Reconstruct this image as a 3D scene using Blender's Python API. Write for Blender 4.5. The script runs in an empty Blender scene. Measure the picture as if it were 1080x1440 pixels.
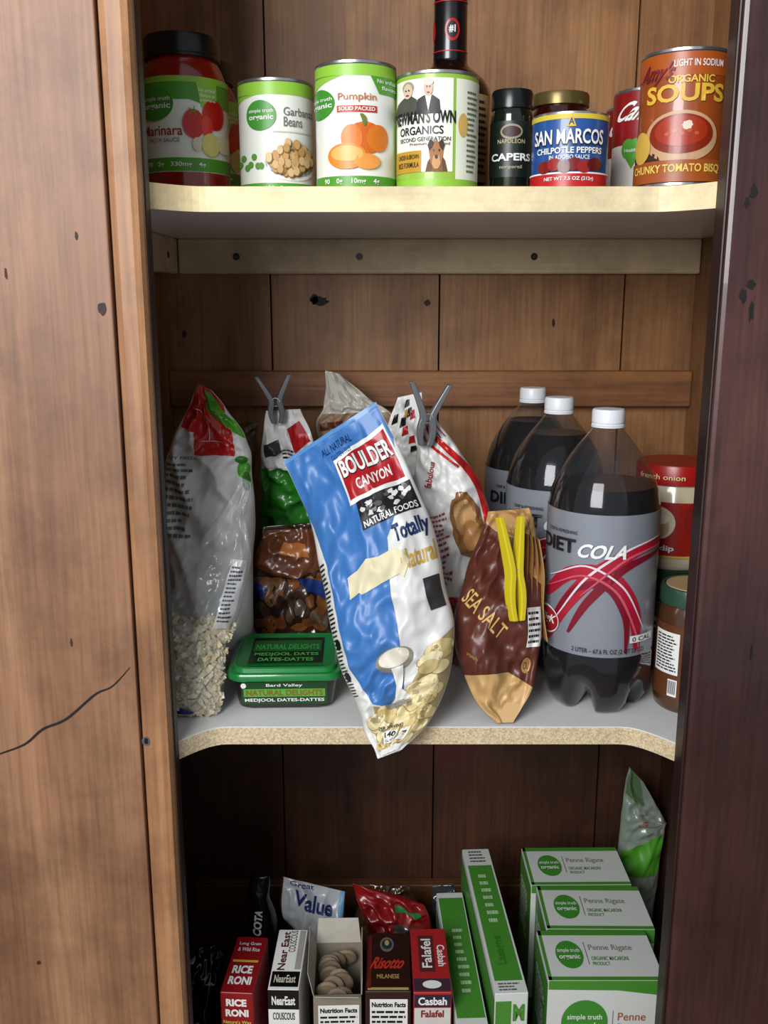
import bpy, bmesh, math, random
from mathutils import Vector, Matrix, noise
random.seed(4)
CZ=1.35
ST=CZ+.0951; SM=CZ-.412; SB=CZ-.903
sc=bpy.context.scene
COL=sc.collection
pi=math.pi

# ---------------------------------------------------------------- materials
def lin(h):
    h=h.lstrip('#'); o=[]
    for i in (0,2,4):
        c=int(h[i:i+2],16)/255
        o.append(c/12.92 if c<=.04045 else ((c+.055)/1.055)**2.4)
    return (o[0],o[1],o[2],1)
_m={}
def mat(h,rough=.5,metal=0,alpha=1,var=.12,scale=60,bump=0,coat=0,spec=.5,bscale=None):
    key=(h,rough,metal,alpha,var,scale,bump,coat,spec)
    if key in _m: return _m[key]
    m=bpy.data.materials.new('m_'+h.strip('#')+'_%d'%len(_m)); m.use_nodes=True
    nt=m.node_tree; b=nt.nodes['Principled BSDF']
    b.inputs['Roughness'].default_value=rough; b.inputs['Metallic'].default_value=metal
    b.inputs['Alpha'].default_value=alpha; b.inputs['Coat Weight'].default_value=coat
    b.inputs['Specular IOR Level'].default_value=spec
    tc=nt.nodes.new('ShaderNodeTexCoord'); n=nt.nodes.new('ShaderNodeTexNoise')
    n.inputs['Scale'].default_value=scale; n.inputs['Detail'].default_value=3
    nt.links.new(tc.outputs['Object'],n.inputs['Vector'])
    mx=nt.nodes.new('ShaderNodeMix'); mx.data_type='RGBA'
    c=lin(h); mx.inputs[6].default_value=c
    mx.inputs[7].default_value=(c[0]*(1-var*2),c[1]*(1-var*2),c[2]*(1-var*2),1)
    nt.links.new(n.outputs['Fac'],mx.inputs[0]); nt.links.new(mx.outputs[2],b.inputs['Base Color'])
    if bump:
        bp=nt.nodes.new('ShaderNodeBump'); bp.inputs['Strength'].default_value=bump; bp.inputs['Distance'].default_value=.002
        nt.links.new(n.outputs['Fac'],bp.inputs['Height']); nt.links.new(bp.outputs[0],b.inputs['Normal'])
    _m[key]=m; return m
def film(name,tint,dcol,diff,gl=.55,rough=.08,base=.035,pw=3.5):
    m=bpy.data.materials.new(name); m.use_nodes=True; nt=m.node_tree; N=nt.nodes.new; L=nt.links.new
    for n in list(nt.nodes): nt.nodes.remove(n)
    o=N('ShaderNodeOutputMaterial'); t=N('ShaderNodeBsdfTransparent'); t.inputs[0].default_value=tint
    d=N('ShaderNodeBsdfDiffuse'); d.inputs[0].default_value=lin(dcol); g=N('ShaderNodeBsdfGlossy'); g.inputs['Roughness'].default_value=rough
    m1=N('ShaderNodeMixShader'); m1.inputs[0].default_value=diff; L(t.outputs[0],m1.inputs[1]); L(d.outputs[0],m1.inputs[2])
    lw=N('ShaderNodeLayerWeight'); lw.inputs[0].default_value=.5
    p=N('ShaderNodeMath'); p.operation='POWER'; p.inputs[1].default_value=pw; L(lw.outputs['Facing'],p.inputs[0])
    q=N('ShaderNodeMath'); q.operation='MULTIPLY_ADD'; q.inputs[1].default_value=gl; q.inputs[2].default_value=base; L(p.outputs[0],q.inputs[0])
    m2=N('ShaderNodeMixShader'); L(q.outputs[0],m2.inputs[0]); L(m1.outputs[0],m2.inputs[1]); L(g.outputs[0],m2.inputs[2]); L(m2.outputs[0],o.inputs[0]); return m
def wood(name,c1,c2,c3,axis='Z',rough=.5,sc1=9,fine=.35,coat=0,off=0,stain=None):
    m=bpy.data.materials.new(name); m.use_nodes=True; nt=m.node_tree; N=nt.nodes.new; L=nt.links.new
    b=nt.nodes['Principled BSDF']; b.inputs['Roughness'].default_value=rough; b.inputs['Coat Weight'].default_value=coat
    tc=N('ShaderNodeTexCoord')
    def mp(s,l):
        q=N('ShaderNodeMapping'); v=[s,s,s]; v['XYZ'.index(axis)]=l
        q.inputs['Scale'].default_value=v; q.inputs['Location'].default_value=(off,off*.7,off*.3); L(tc.outputs['Object'],q.inputs[0]); return q
    a=N('ShaderNodeTexNoise'); a.inputs['Scale'].default_value=1; a.inputs['Detail'].default_value=6; a.inputs['Distortion'].default_value=1.2
    L(mp(sc1,sc1*.13).outputs[0],a.inputs[0])
    r=N('ShaderNodeValToRGB'); r.color_ramp.elements[0].position=.3; r.color_ramp.elements[0].color=lin(c1)
    r.color_ramp.elements[1].position=.7; r.color_ramp.elements[1].color=lin(c3)
    e=r.color_ramp.elements.new(.5); e.color=lin(c2); L(a.outputs['Fac'],r.inputs[0])
    f=N('ShaderNodeTexNoise'); f.inputs['Scale'].default_value=1; f.inputs['Detail'].default_value=5
    L(mp(230,9).outputs[0],f.inputs[0])
    r2=N('ShaderNodeValToRGB'); r2.color_ramp.elements[0].position=.3; g=1-fine
    r2.color_ramp.elements[0].color=(g,g,g,1); r2.color_ramp.elements[1].position=.6; r2.color_ramp.elements[1].color=(1,1,1,1)
    L(f.outputs['Fac'],r2.inputs[0])
    mx=N('ShaderNodeMix'); mx.data_type='RGBA'; mx.blend_type='MULTIPLY'; mx.inputs[0].default_value=1
    L(r.outputs[0],mx.inputs[6]); L(r2.outputs[0],mx.inputs[7])
    s=N('ShaderNodeTexNoise'); s.inputs['Scale'].default_value=9; s.inputs['Detail'].default_value=9; s.inputs['Roughness'].default_value=.7; L(tc.outputs['Object'],s.inputs[0])
    r3=N('ShaderNodeValToRGB'); r3.color_ramp.elements[0].position=.32; r3.color_ramp.elements[0].color=(.60,.58,.57,1)
    r3.color_ramp.elements[1].position=.56; r3.color_ramp.elements[1].color=(1,1,1,1); L(s.outputs['Fac'],r3.inputs[0])
    m2=N('ShaderNodeMix'); m2.data_type='RGBA'; m2.blend_type='MULTIPLY'; m2.inputs[0].default_value=1
    L(mx.outputs[2],m2.inputs[6]); L(r3.outputs[0],m2.inputs[7]); last=m2.outputs[2]
    if stain:
        for (cx,cz,rad,colr,st) in stain:
            sb=N('ShaderNodeVectorMath'); sb.operation='MULTIPLY'; sb.inputs[1].default_value=(1,0,1); L(tc.outputs['Object'],sb.inputs[0])
            ds=N('ShaderNodeVectorMath'); ds.operation='DISTANCE'; ds.inputs[1].default_value=(cx,0,cz); L(sb.outputs[0],ds.inputs[0])
            ad=N('ShaderNodeMath'); ad.operation='MULTIPLY_ADD'; ad.inputs[1].default_value=.06; L(s.outputs['Fac'],ad.inputs[0]); L(ds.outputs['Value'],ad.inputs[2])
            mr=N('ShaderNodeMapRange'); mr.inputs[1].default_value=rad+.03; mr.inputs[2].default_value=.025; mr.inputs[3].default_value=0; mr.inputs[4].default_value=st; L(ad.outputs[0],mr.inputs[0])
            m3=N('ShaderNodeMix'); m3.data_type='RGBA'; m3.inputs[7].default_value=lin(colr); L(mr.outputs[0],m3.inputs[0]); L(last,m3.inputs[6]); last=m3.outputs[2]
    L(last,b.inputs['Base Color'])
    bp=N('ShaderNodeBump'); bp.inputs['Strength'].default_value=.3; bp.inputs['Distance'].default_value=.001
    L(f.outputs['Fac'],bp.inputs['Height']); L(bp.outputs[0],b.inputs['Normal'])
    return m

WHITE=mat('#e9e9e4',.45,var=.04); BLACK=mat('#0c0c0d',.4); GREEN=mat('#4f9a2c',.4,var=.05); LIME=mat('#8fc43f',.4,var=.05)
RED=mat('#b5161c',.4); TINM=mat('#b9bcc0',.28,metal=.9,var=.05); GREY=mat('#77777a',.5); DKGREEN=mat('#1f6a2c',.4)

# ---------------------------------------------------------------- mesh helpers
def mkobj(name,verts,faces,mats,parent=None,smooth=False,midx=None):
    me=bpy.data.meshes.new(name); me.from_pydata([tuple(v) for v in verts],[],faces)
    if not isinstance(mats,(list,tuple)): mats=[mats]
    for q in mats: me.materials.append(q)
    if midx: 
        for p,i in zip(me.polygons,midx): p.material_index=i
    if smooth:
        for p in me.polygons: p.use_smooth=True
    me.update()
    bm=bmesh.new(); bm.from_mesh(me); bmesh.ops.recalc_face_normals(bm,faces=bm.faces); bm.to_mesh(me); bm.free()
    if smooth:
        try: me.set_sharp_from_angle(angle=math.radians(38))
        except Exception: pass
    ob=bpy.data.objects.new(name,me); COL.objects.link(ob)
    if parent: ob.parent=parent
    return ob
class Item:
    def __init__(s,name,loc,rotz=0):
        s.e=bpy.data.objects.new(name,None); s.e.empty_display_size=.02; COL.objects.link(s.e)
        s.e.location=loc; s.e.rotation_euler[2]=rotz
def loft(rings,cap0=True,cap1=True):
    V=[];F=[];n=len(rings[0])
    for r in rings: V+=r
    for i in range(len(rings)-1):
        for j in range(n):
            k=(j+1)%n; F.append((i*n+j,i*n+k,(i+1)*n+k,(i+1)*n+j))
    if cap0: F.append(tuple(range(n))[::-1])
    if cap1: F.append(tuple((len(rings)-1)*n+j for j in range(n)))
    return V,F
def rr(w,d,rad,z,n=5,cx=0,cy=0):
    P=[]; rad=min(rad,w/2-1e-5,d/2-1e-5)
    for (sx,sy,a0) in ((1,1,0),(-1,1,90),(-1,-1,180),(1,-1,270)):
        for k in range(n+1):
            a=math.radians(a0+90*k/n); P.append((cx+sx*(w/2-rad)+rad*math.cos(a),cy+sy*(d/2-rad)+rad*math.sin(a),z))
    return P
def lathe(it,name,prof,m,seg=56,mod=None,cap=True,sx=0,sy=0):
    rings=[]
    for r,z in prof:
        ring=[]
        for k in range(seg):
            a=2*pi*k/seg; R,Z=(r,z) if not mod else mod(a,r,z)
            ring.append((sx+max(R,1e-4)*math.cos(a),sy+max(R,1e-4)*math.sin(a),Z))
        rings.append(ring)
    V,F=loft(rings,cap,cap); return mkobj(name,V,F,m,it.e if it else None,True)
def box(name,x0,x1,y0,y1,z0,z1,m,parent=None,bev=.0015,it=None):
    r=[rr(x1-x0-2*bev,y1-y0-2*bev,bev,z0,2,(x0+x1)/2,(y0+y1)/2),rr(x1-x0,y1-y0,bev*1.5,z0+bev,2,(x0+x1)/2,(y0+y1)/2),
       rr(x1-x0,y1-y0,bev*1.5,z1-bev,2,(x0+x1)/2,(y0+y1)/2),rr(x1-x0-2*bev,y1-y0-2*bev,bev,z1,2,(x0+x1)/2,(y0+y1)/2)]
    V,F=loft(r); return mkobj(name,V,F,m,parent)

# ---------------------------------------------------------------- mappers (label artwork that wraps its own surface)
def clamp(x,a,b): return max(a,min(b,x))
class CylM:
    def __init__(s,r,h): s.r=r;s.h=h;s.da=r*.13;s.db=None;s.ma=1.0;s.mb=h
    def conv(s,f): return s.r*math.asin(clamp(f,-1,1))
    def pt(s,a,b,off):
        A=a/s.r; R=s.r+.0004+off; return Vector((R*math.sin(A),-R*math.cos(A),b*s.h))
class FaceM:
    def __init__(s,o,u,v,n): s.o=Vector(o);s.u=Vector(u);s.v=Vector(v);s.n=Vector(n).normalized();s.da=s.db=None;s.ma=s.u.length;s.mb=s.v.length
    def conv(s,f): return f
    def pt(s,a,b,off): return s.o+s.u*a+s.v*b+s.n*off
class BagM:
    def __init__(s,st,seed,amp,origin,pw,q,nu,nv):
        s.st=st;s.seed=seed;s.amp=amp;s.o=Vector(origin);s.da=2/nu;s.db=1/nv;s.pw=pw;s.q=q
        mid=s.ev(.5); s.ma=(mid[1]-mid[0]).length/2; s.mb=sum(((s.ev((i+1)/8)[0]-s.ev(i/8)[0]).length) for i in range(8))
    def conv(s,f): return f
    def ev(s,t):
        n=len(s.st)-1; x=clamp(t,0,1)*n; i=min(int(x),n-1); u=x-i
        g=lambda k:s.st[clamp(k,0,n)]
        out=[]
        for c in range(8):
            p0,p1,p2,p3=g(i-1)[c],g(i)[c],g(i+1)[c],g(i+2)[c]
            out.append(.5*((2*p1)+(-p0+p2)*u+(2*p0-5*p1+4*p2-p3)*u*u+(-p0+3*p1-3*p2+p3)*u**3))
        return Vector(out[0:3]),Vector(out[3:6]),out[6],out[7]
    def surf(s,a,t,side=1,off=0):
        L,R,tf,tb=s.ev(t); L2,R2,_,_=s.ev(t+.02 if t<.97 else t-.02)
        T=((L2+R2)-(L+R))*(1 if t<.97 else -1)
        U=R-L; N=U.cross(T)
        N=N.normalized() if N.length>1e-9 else Vector((0,-1,0))
        P=(L+R)/2+U*.5*a
        e=max(0,1-abs(a)**s.pw)
        th=(tf if side>0 else tb)
        w=e**s.q
        q=s.seed
        x=a*s.ma; z=t*s.mb      # metres, so the creases are isotropic
        n1=abs(noise.noise(Vector((x*17+q,z*14+x*9,q))))
        n2=abs(noise.noise(Vector((x*38+z*22+q,z*36-x*16,q+7))))
        n3=abs(noise.noise(Vector((x*74-z*34,z*66+q,q+3))))
        c=s.amp*(.70-2.0*n1-1.25*n2-.55*n3)*min(1,e*2.0)*min(1,max(0,t)*9+.15)*min(1,(1-min(t,1))*9+.15)
        # slight wavering of the side seams
        P=P+U.normalized()*(.0035*noise.noise(Vector((z*26,q,1 if a>0 else 9))))*abs(a)*min(1,t*8)*min(1,(1-t)*8+.1) if U.length>1e-9 else P
        d=max(0,th*w)+c
        if t>.95: d+=.0005*math.sin(t*400)
        if side<0: return P-N*max(d,.0)-N*off
        return P+N*(max(d,.0002)+off*1)
    def pt(s,a,b,off): return s.surf(clamp(a,-.995,.995),clamp(b,0,1),1,off)-s.o
def art(it,M,vf,m,layer=1,name='print'):
    V,F=vf
    bm=bmesh.new(); vs=[bm.verts.new((x,y,0)) for x,y in V]
    for f in F:
        try: bm.faces.new([vs[i] for i in f])
        except Exception: pass
    if not V: return
    for ax,step in ((0,M.da),(1,M.db)):
        if not step: continue
        lo=min(v[ax] for v in V); hi=max(v[ax] for v in V)
        k=math.floor(lo/step)+1
        while k*step<hi-1e-7:
            co=[0,0,0]; no=[0,0,0]; co[ax]=k*step; no[ax]=1
            bmesh.ops.bisect_plane(bm,geom=bm.verts[:]+bm.edges[:]+bm.faces[:],plane_co=co,plane_no=no,dist=1e-7); k+=1
    for v in bm.verts: v.co=M.pt(v.co.x,v.co.y,(.00022*layer+.0006) if isinstance(M,BagM) else .00035*layer)
    me=bpy.data.meshes.new(name); bm.to_mesh(me); bm.free(); me.materials.append(m)
    if isinstance(M,(BagM,CylM)):
        for p in me.polygons: p.use_smooth=True
    ob=bpy.data.objects.new(name,me); COL.objects.link(ob); ob.parent=it.e; return ob
def poly(M,pts): return [(M.conv(f),b) for f,b in pts],[tuple(range(len(pts)))]
def rect(it,M,f0,f1,b0,b1,m,layer=1): art(it,M,poly(M,[(f0,b0),(f1,b0),(f1,b1),(f0,b1)]),m,layer)
def pg(it,M,pts,m,layer=1): art(it,M,poly(M,pts),m,layer)
def ell(it,M,f,b,rx,ry,m,layer=1,n=28,rot=0,jit=0):
    a0=M.conv(f-rx);a1=M.conv(f+rx); ca=(a0+a1)/2; ra=(a1-a0)/2; P=[]
    for k in range(n):
        t=2*pi*k/n; j=1+jit*random.uniform(-1,1); x=math.cos(t)*j;y=math.sin(t)*j
        X=x*math.cos(rot)-y*math.sin(rot); Y=x*math.sin(rot)+y*math.cos(rot); P.append((ca+ra*X,b+ry*Y))
    art(it,M,(P,[tuple(range(n))]),m,layer)
_tc={}
def text2d(s,bold):
    if (s,bold) in _tc: return _tc[(s,bold)]
    cu=bpy.data.curves.new('t','FONT'); cu.body=s; cu.size=1; cu.offset=bold; cu.resolution_u=3
    ob=bpy.data.objects.new('t',cu); COL.objects.link(ob)
    dg=bpy.context.evaluated_depsgraph_get(); me=bpy.data.meshes.new_from_object(ob.evaluated_get(dg))
    V=[(v.co.x,v.co.y) for v in me.vertices]; F=[tuple(p.vertices) for p in me.polygons]
    bpy.data.objects.remove(ob); bpy.data.curves.remove(cu); bpy.data.meshes.remove(me)
    x0=min(v[0] for v in V);x1=max(v[0] for v in V);y0=min(v[1] for v in V);y1=max(v[1] for v in V)
    V=[((x-x0)/(x1-x0)-.5,(y-y0)/(y1-y0)-.5) for x,y in V]
    _tc[(s,bold)]=(V,F); return V,F
def txt(it,M,s,f0,f1,b0,b1,m,layer=2,bold=.01,rot=0,shear=0):
    V,F=text2d(s,bold); a0=M.conv(f0);a1=M.conv(f1)
    ca,w,cb,h=(a0+a1)/2,a1-a0,(b0+b1)/2,b1-b0
    out=[]
    for x,y in V:
        if rot==90: x,y=-y,x
        elif rot==-90: x,y=y,-x
        out.append((ca+(x+shear*y)*w,cb+y*h))
    art(it,M,(out,F),m,layer,'lettering')
def txtr(it,M,s,f,b,wm,hm,ang,m,layer=2,bold=.01):
    V,F=text2d(s,bold); c,sn=math.cos(math.radians(ang)),math.sin(math.radians(ang)); out=[]
    for x,y in V:
        X=x*wm;Y=y*hm; out.append((M.conv(f)+(X*c-Y*sn)/M.ma,b+(X*sn+Y*c)/M.mb))
    art(it,M,(out,F),m,layer,'lettering')
def cat(pts,n=8):
    o=[];N=len(pts)-1
    for i in range(N):
        g=lambda k:pts[clamp(k,0,N)]
        for k in range(n+(i==N-1)):
            u=k/n;o.append(tuple(.5*((2*g(i)[c])+(-g(i-1)[c]+g(i+1)[c])*u+(2*g(i-1)[c]-5*g(i)[c]+4*g(i+1)[c]-g(i+2)[c])*u*u+(-g(i-1)[c]+3*g(i)[c]-3*g(i+1)[c]+g(i+2)[c])*u**3) for c in (0,1)))
    return o
def stroke(it,M,pts,w,m,layer=1,taper=True,wb=None,n=8):
    P=cat(pts,n) if n>1 else pts; V=[];F=[]
    for i,p in enumerate(P):
        q=P[min(i+1,len(P)-1)];r=P[max(i-1,0)]; dx=(q[0]-r[0])*M.ma;dy=(q[1]-r[1])*M.mb; l=math.hypot(dx,dy) or 1
        if isinstance(M,CylM): dx=(q[0]-r[0])*M.r; l=math.hypot(dx,dy) or 1
        t=i/(len(P)-1); ww=w*(math.sin(pi*(.08+.84*t)) if taper else 1)
        mm=M.r if isinstance(M,CylM) else M.ma
        nx,ny=-dy/l*ww/mm/2,dx/l*ww/M.mb/2
        V+=[(M.conv(p[0]+nx),p[1]+ny),(M.conv(p[0]-nx),p[1]-ny)]
        if i: F.append((2*i-2,2*i-1,2*i+1,2*i))
    art(it,M,(V,F),m,layer)
def lines(it,M,f0,f1,b0,b1,n,m,layer=2,rag=.35):
    V=[];F=[];st=(b1-b0)/n
    for i in range(n):
        y=b0+st*(i+.25); x=f0; end=f1-random.random()*rag*(f1-f0)
        while x<end:
            w=min(end-x,(f1-f0)*random.uniform(.08,.25)); k=len(V)
            V+=[(M.conv(x),y),(M.conv(x+w),y),(M.conv(x+w),y+st*.45),(M.conv(x),y+st*.45)]; F.append((k,k+1,k+2,k+3)); x+=w+(f1-f0)*.035
    art(it,M,(V,F),m,layer,'fine_print')
def logo(it,M,f,b,rx,ry,layer=2):
    ell(it,M,f,b,rx,ry,mat('#3f8f2e',.4,var=.03),layer)
    txt(it,M,'simple truth',f-rx*.8,f+rx*.8,b+ry*.12,b+ry*.42,WHITE,layer+1)
    txt(it,M,'organic',f-rx*.8,f+rx*.8,b-ry*.38,b+ry*.05,WHITE,layer+1,.02)

# ---------------------------------------------------------------- cupboard shell
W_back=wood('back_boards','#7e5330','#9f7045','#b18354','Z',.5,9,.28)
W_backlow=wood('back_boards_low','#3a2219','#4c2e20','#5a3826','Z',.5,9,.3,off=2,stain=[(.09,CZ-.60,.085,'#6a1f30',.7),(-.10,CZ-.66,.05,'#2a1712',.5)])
W_left=wood('left_board','#80593f','#9a7052','#ab815f','Z',.5,8,.30,off=3)
W_strip=wood('left_strip','#8f6445','#aa7b54','#bd8d63','Z',.5,8,.30,off=5)
W_right=wood('right_board','#35201f','#4b2c29','#5c3832','Z',.35,9,.35,coat=.25,off=8)
W_dark=wood('dark_edge','#1c0f0e','#2a1614','#371e19','Z',.45,12,.3)
W_pale=wood('pale_pine','#c0aa86','#d0bb95','#dac8a4','X',.55,9,.12)
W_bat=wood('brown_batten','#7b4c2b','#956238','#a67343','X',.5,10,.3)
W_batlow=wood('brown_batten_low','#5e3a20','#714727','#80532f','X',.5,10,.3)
W_edge=wood('shelf_edge','#d8c592','#e6d3a4','#ecdcb2','X',.5,6,.08)
TOPW=1.35+.55
def addbox(V,F,x0,x1,y0,y1,z0,z1):
    k=len(V); V+=[(x,y,z) for x in (x0,x1) for y in (y0,y1) for z in (z0,z1)]
    F+=[tuple(k+i for i in f) for f in ((0,1,3,2),(4,6,7,5),(0,4,5,1),(2,3,7,6),(0,2,6,4),(1,5,7,3))]
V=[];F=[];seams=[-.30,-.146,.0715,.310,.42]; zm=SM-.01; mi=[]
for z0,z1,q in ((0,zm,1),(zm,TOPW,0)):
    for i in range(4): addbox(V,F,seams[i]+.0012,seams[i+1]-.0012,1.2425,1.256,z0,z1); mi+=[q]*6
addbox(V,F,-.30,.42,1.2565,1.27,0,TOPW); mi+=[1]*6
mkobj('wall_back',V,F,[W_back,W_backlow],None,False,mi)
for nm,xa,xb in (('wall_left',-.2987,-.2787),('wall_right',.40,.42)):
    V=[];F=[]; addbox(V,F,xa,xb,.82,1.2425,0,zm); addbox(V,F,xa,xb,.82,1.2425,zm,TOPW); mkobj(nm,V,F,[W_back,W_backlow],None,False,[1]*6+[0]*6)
box('ceiling',-.2987,.42,.82,1.27,TOPW,TOPW+.02,W_back)
box('floor',-1.6,1.7,-1.6,1.3,-.02,0,wood('floor_boards','#8a6a4a','#9d7a56','#b08c66','Y',.4))
# stiles
it=Item('door_frame_stile',(-.4,.8075,0))
L=.4
box('edge_strip',-.224+L,-.197+L,-.0125,.0125,0,TOPW,W_strip,it.e,.005)
box('wide_board',-.75+L,-.2243+L,-.0135,.0125,0,TOPW,W_left,it.e,.0008)
box('inner_edge',-.199+L,-.1955+L,.002,.0165,0,TOPW,W_dark,it.e,.0008)
M=FaceM((0,-.0138,0),(1,0,0),(0,0,1),(0,-1,0))
CR=mat('#15100e',.8)
def wx(x): return x+.4
crk=[(wx(-.372),.933),(wx(-.3545),.941),(wx(-.33),.951),(wx(-.312),.966),(wx(-.29),.976),(wx(-.262),1.0),(wx(-.246),1.008),(wx(-.229),1.026)]
stroke(it,M,crk,.0024,CR,1)
KN=mat('#3a2216',.7,var=.3,scale=300)
for (x,z,a,b_) in ((-.2325,CZ-.008,.0035,.006),(-.336,CZ-.63,.002,.002),(-.25,CZ+.05,.0012,.003),(-.28,CZ-.30,.001,.004),(-.31,CZ+.02,.001,.005)):
    ell(it,M,wx(x),z,a,b_,KN,1,14,jit=.25)
M2=FaceM((0,-.0128,0),(1,0,0),(0,0,1),(0,-1,0))
ell(it,M2,wx(-.2187),CZ-.3965,.0035,.0048,mat('#777777',.4,metal=.6),1,14,jit=.1)
ell(it,M2,wx(-.2187),CZ-.3965,.0018,.003,BLACK,2,10,jit=.3)
it=Item('door_frame_stile',(.4,.8075,0))
box('wide_board',.2785-L,.75-L,-.0125,.0125,0,TOPW,W_right,it.e,.003)
box('inner_edge',.2762-L,.2790-L,-.010,.0125,0,TOPW,W_dark,it.e,.001)
M=FaceM((0,-.0128,0),(1,0,0),(0,0,1),(0,-1,0))
K2=mat('#150b0a',.5,var=.3,scale=200)
for (x,z,a,b_) in ((.2985,CZ+.084,.0035,.006),(.2935,CZ+.076,.002,.004),(.302,CZ+.011,.005,.0035),(.296,CZ+.002,.0025,.005),(.304,CZ-.01,.0018,.007),(.33,CZ-.31,.001,.006)):
    ell(it,M,x-L,z,a,b_,K2,1,14,jit=.35)
it=Item('board_knots',(0,1.2422,CZ)); M=FaceM((0,0,0),(1,0,0),(0,0,1),(0,-1,0))
for (x,z,a,b_) in ((-.083,-.003,.011,.0055),(-.09,-.0005,.006,.006),(.056,-.005,.004,.004),(-.26,-.045,.003,.005),(-.104,-.585,.007,.011),(-.098,-.599,.006,.009),(.155,-.588,.009,.008),(.15,-.602,.004,.010),(.047,-.588,.005,.004),(.035,-.590,.003,.003),(-.03,.20,.006,.004),(.22,-.03,.002,.005)):
    ell(it,M,x,z,a,b_,mat('#33221a' if z>-.3 else '#120b09',.7,var=.3,scale=250),1,16,jit=.22)
# shelves
LAM=mat('#dcdcda',.35,var=.03)
def particle():
    m=bpy.data.materials.new('particle_board'); m.use_nodes=True; nt=m.node_tree; b=nt.nodes['Principled BSDF']; b.inputs['Roughness'].default_value=.8
    tc=nt.nodes.new('ShaderNodeTexCoord'); v=nt.nodes.new('ShaderNodeTexVoronoi'); v.inputs['Scale'].default_value=600
    nt.links.new(tc.outputs['Object'],v.inputs['Vector']); r=nt.nodes.new('ShaderNodeValToRGB')
    r.color_ramp.elements[0].color=lin('#ab9470'); r.color_ramp.elements[1].color=lin('#e0d0ae'); nt.links.new(v.outputs['Color'],r.inputs[0]); nt.links.new(r.outputs[0],b.inputs['Base Color']); return m
PB=particle()
def shelf(name,top,th,edge,face,under):
    fr=[(-.2785,.8215),(-.200,.8215)]+[(-.200+.045*t,.8215+.0355*(math.sin(pi/2*t)) ) for t in [i/8 for i in range(1,9)]]
    rt=[(.278+.0-.045*t,.8215+.0355*math.sin(pi/2*t)) for t in [i/8 for i in range(8,0,-1)]]+[(.278,.8215),(.3995,.8215)]
    out=fr+rt+[(.3995,1.242),(-.2785,1.242)]
    n=len(out); V=[(x,y,top) for x,y in out]+[(x,y,top-th) for x,y in out]+[(x,y,top-.0012) for x,y in out]
    F=[tuple(range(n)),tuple(range(n,2*n))[::-1]]; mi=[0,2]
    for i in range(n):
        j=(i+1)%n; F.append((i,j,2*n+j,2*n+i)); mi.append(0); F.append((2*n+i,2*n+j,n+j,n+i)); mi.append(1)
    return mkobj(name,V,F,[face,edge,under],None,False,mi)
shelf('shelf',ST,.0212,W_edge,W_edge,mat('#eceef4',.3,var=.03))
shelf('shelf',SM,.019,PB,LAM,mat('#8a7a62',.6))
box('shelf',-.2785,.3995,.83,1.242,SB-.02,SB,wood('bottom_shelf','#4b3320','#5c3e27','#6a4a30','X'),None)
# cleats
zt=ST-.0212
it=Item('shelf_cleat',(0,1.2235,zt-.0432)); box('rail',-.2595,.3995,0,.0188,0,.043,W_pale,it.e)
M=FaceM((0,-.0001,0),(1,0,0),(0,0,1),(0,-1,0))
for x in (-.186,-.031,.189): 
    ell(it,M,x,.021,.0045,.0045,BLACK,1,16); ell(it,M,x,.021,.0015,.0015,mat('#3c3c3e'),2,10)
it=Item('shelf_cleat',(-.2597,.84,zt-.0432)); box('rail',-.0188,0,0,.383,0,.043,W_pale,it.e)
M=FaceM((.0001,0,0),(0,1,0),(0,0,1),(1,0,0)); ell(it,M,.33,.021,.006,.0045,BLACK,1,16)
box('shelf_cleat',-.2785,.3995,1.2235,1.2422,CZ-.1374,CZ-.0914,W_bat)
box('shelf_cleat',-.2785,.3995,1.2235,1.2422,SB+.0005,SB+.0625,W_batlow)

# ---------------------------------------------------------------- cans & jars
def face(x,y): return -math.atan2(x,y)
def can(name,x,y,r,h,label,z=ST,rot=0,lid=None,b0=.03,b1=.965):
    it=Item(name,(x,y,z+.0004),face(x,y)+rot)
    lathe(it,'tin_body',[(r*.9,.0015),(r-.001,0),(r+.0006,.0008),(r+.0006,.0028),(r-.0006,.004),(r-.0006,h-.004),(r+.0006,h-.0028),(r+.0006,h-.0006),(r-.0006,h),(r-.002,h-.001),(r-.003,h-.004),(r*.5,h-.004)],lid or TINM)
    lathe(it,'label',[(r+.0001,h*b0),(r+.0003,h*b0),(r+.0003,h*b1),(r+.0001,h*b1)],label,cap=False)
    return it,CylM(r,h)
GLABEL=mat('#e8ebe2',.4,var=.03,coat=.3)
it,M=can('bean_can',-.107,.997,.0368,.110,GLABEL)
rect(it,M,-1,1,.86,.965,LIME); pg(it,M,[(-1,.80),(-.5,.86),(-1,.88)],LIME)
rect(it,M,-1,1,.03,.13,GREEN,1); logo(it,M,-.38,.69,.38,.125)
txt(it,M,'Garbanzo',.18,.93,.69,.76,GREY); txt(it,M,'Beans',.18,.65,.60,.68,GREY)
rect(it,M,-.1,.9,.55,.56,mat('#c9c9c0'),2)
ell(it,M,.3,.26,.62,.11,mat('#f4f4f0',.4),2); ell(it,M,.3,.30,.62,.12,mat('#b5bdb4',.5),2); ell(it,M,.3,.315,.57,.10,mat('#8d6a3c',.5),3)
for k in range(70):
    a=random.uniform(0,2*pi);q=random.random()**.5; X,Y=.3+.52*q*math.cos(a),.34+.13*q*math.sin(a); ly=4+2*(k%4)
    ell(it,M,X+.01,Y-.006,.085,.042,mat('#8a6534',.5),ly,12); ell(it,M,X,Y,.075,.037,mat(random.choice(['#c79a5c','#d8b078','#cfa468','#e0bf8a']),.5),ly+1,12)
for k in range(7): ell(it,M,-.95+.09*k,.30+.05*math.sin(k*2),.07,.03,mat('#5c9a3a'),2,10,rot=k)
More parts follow.
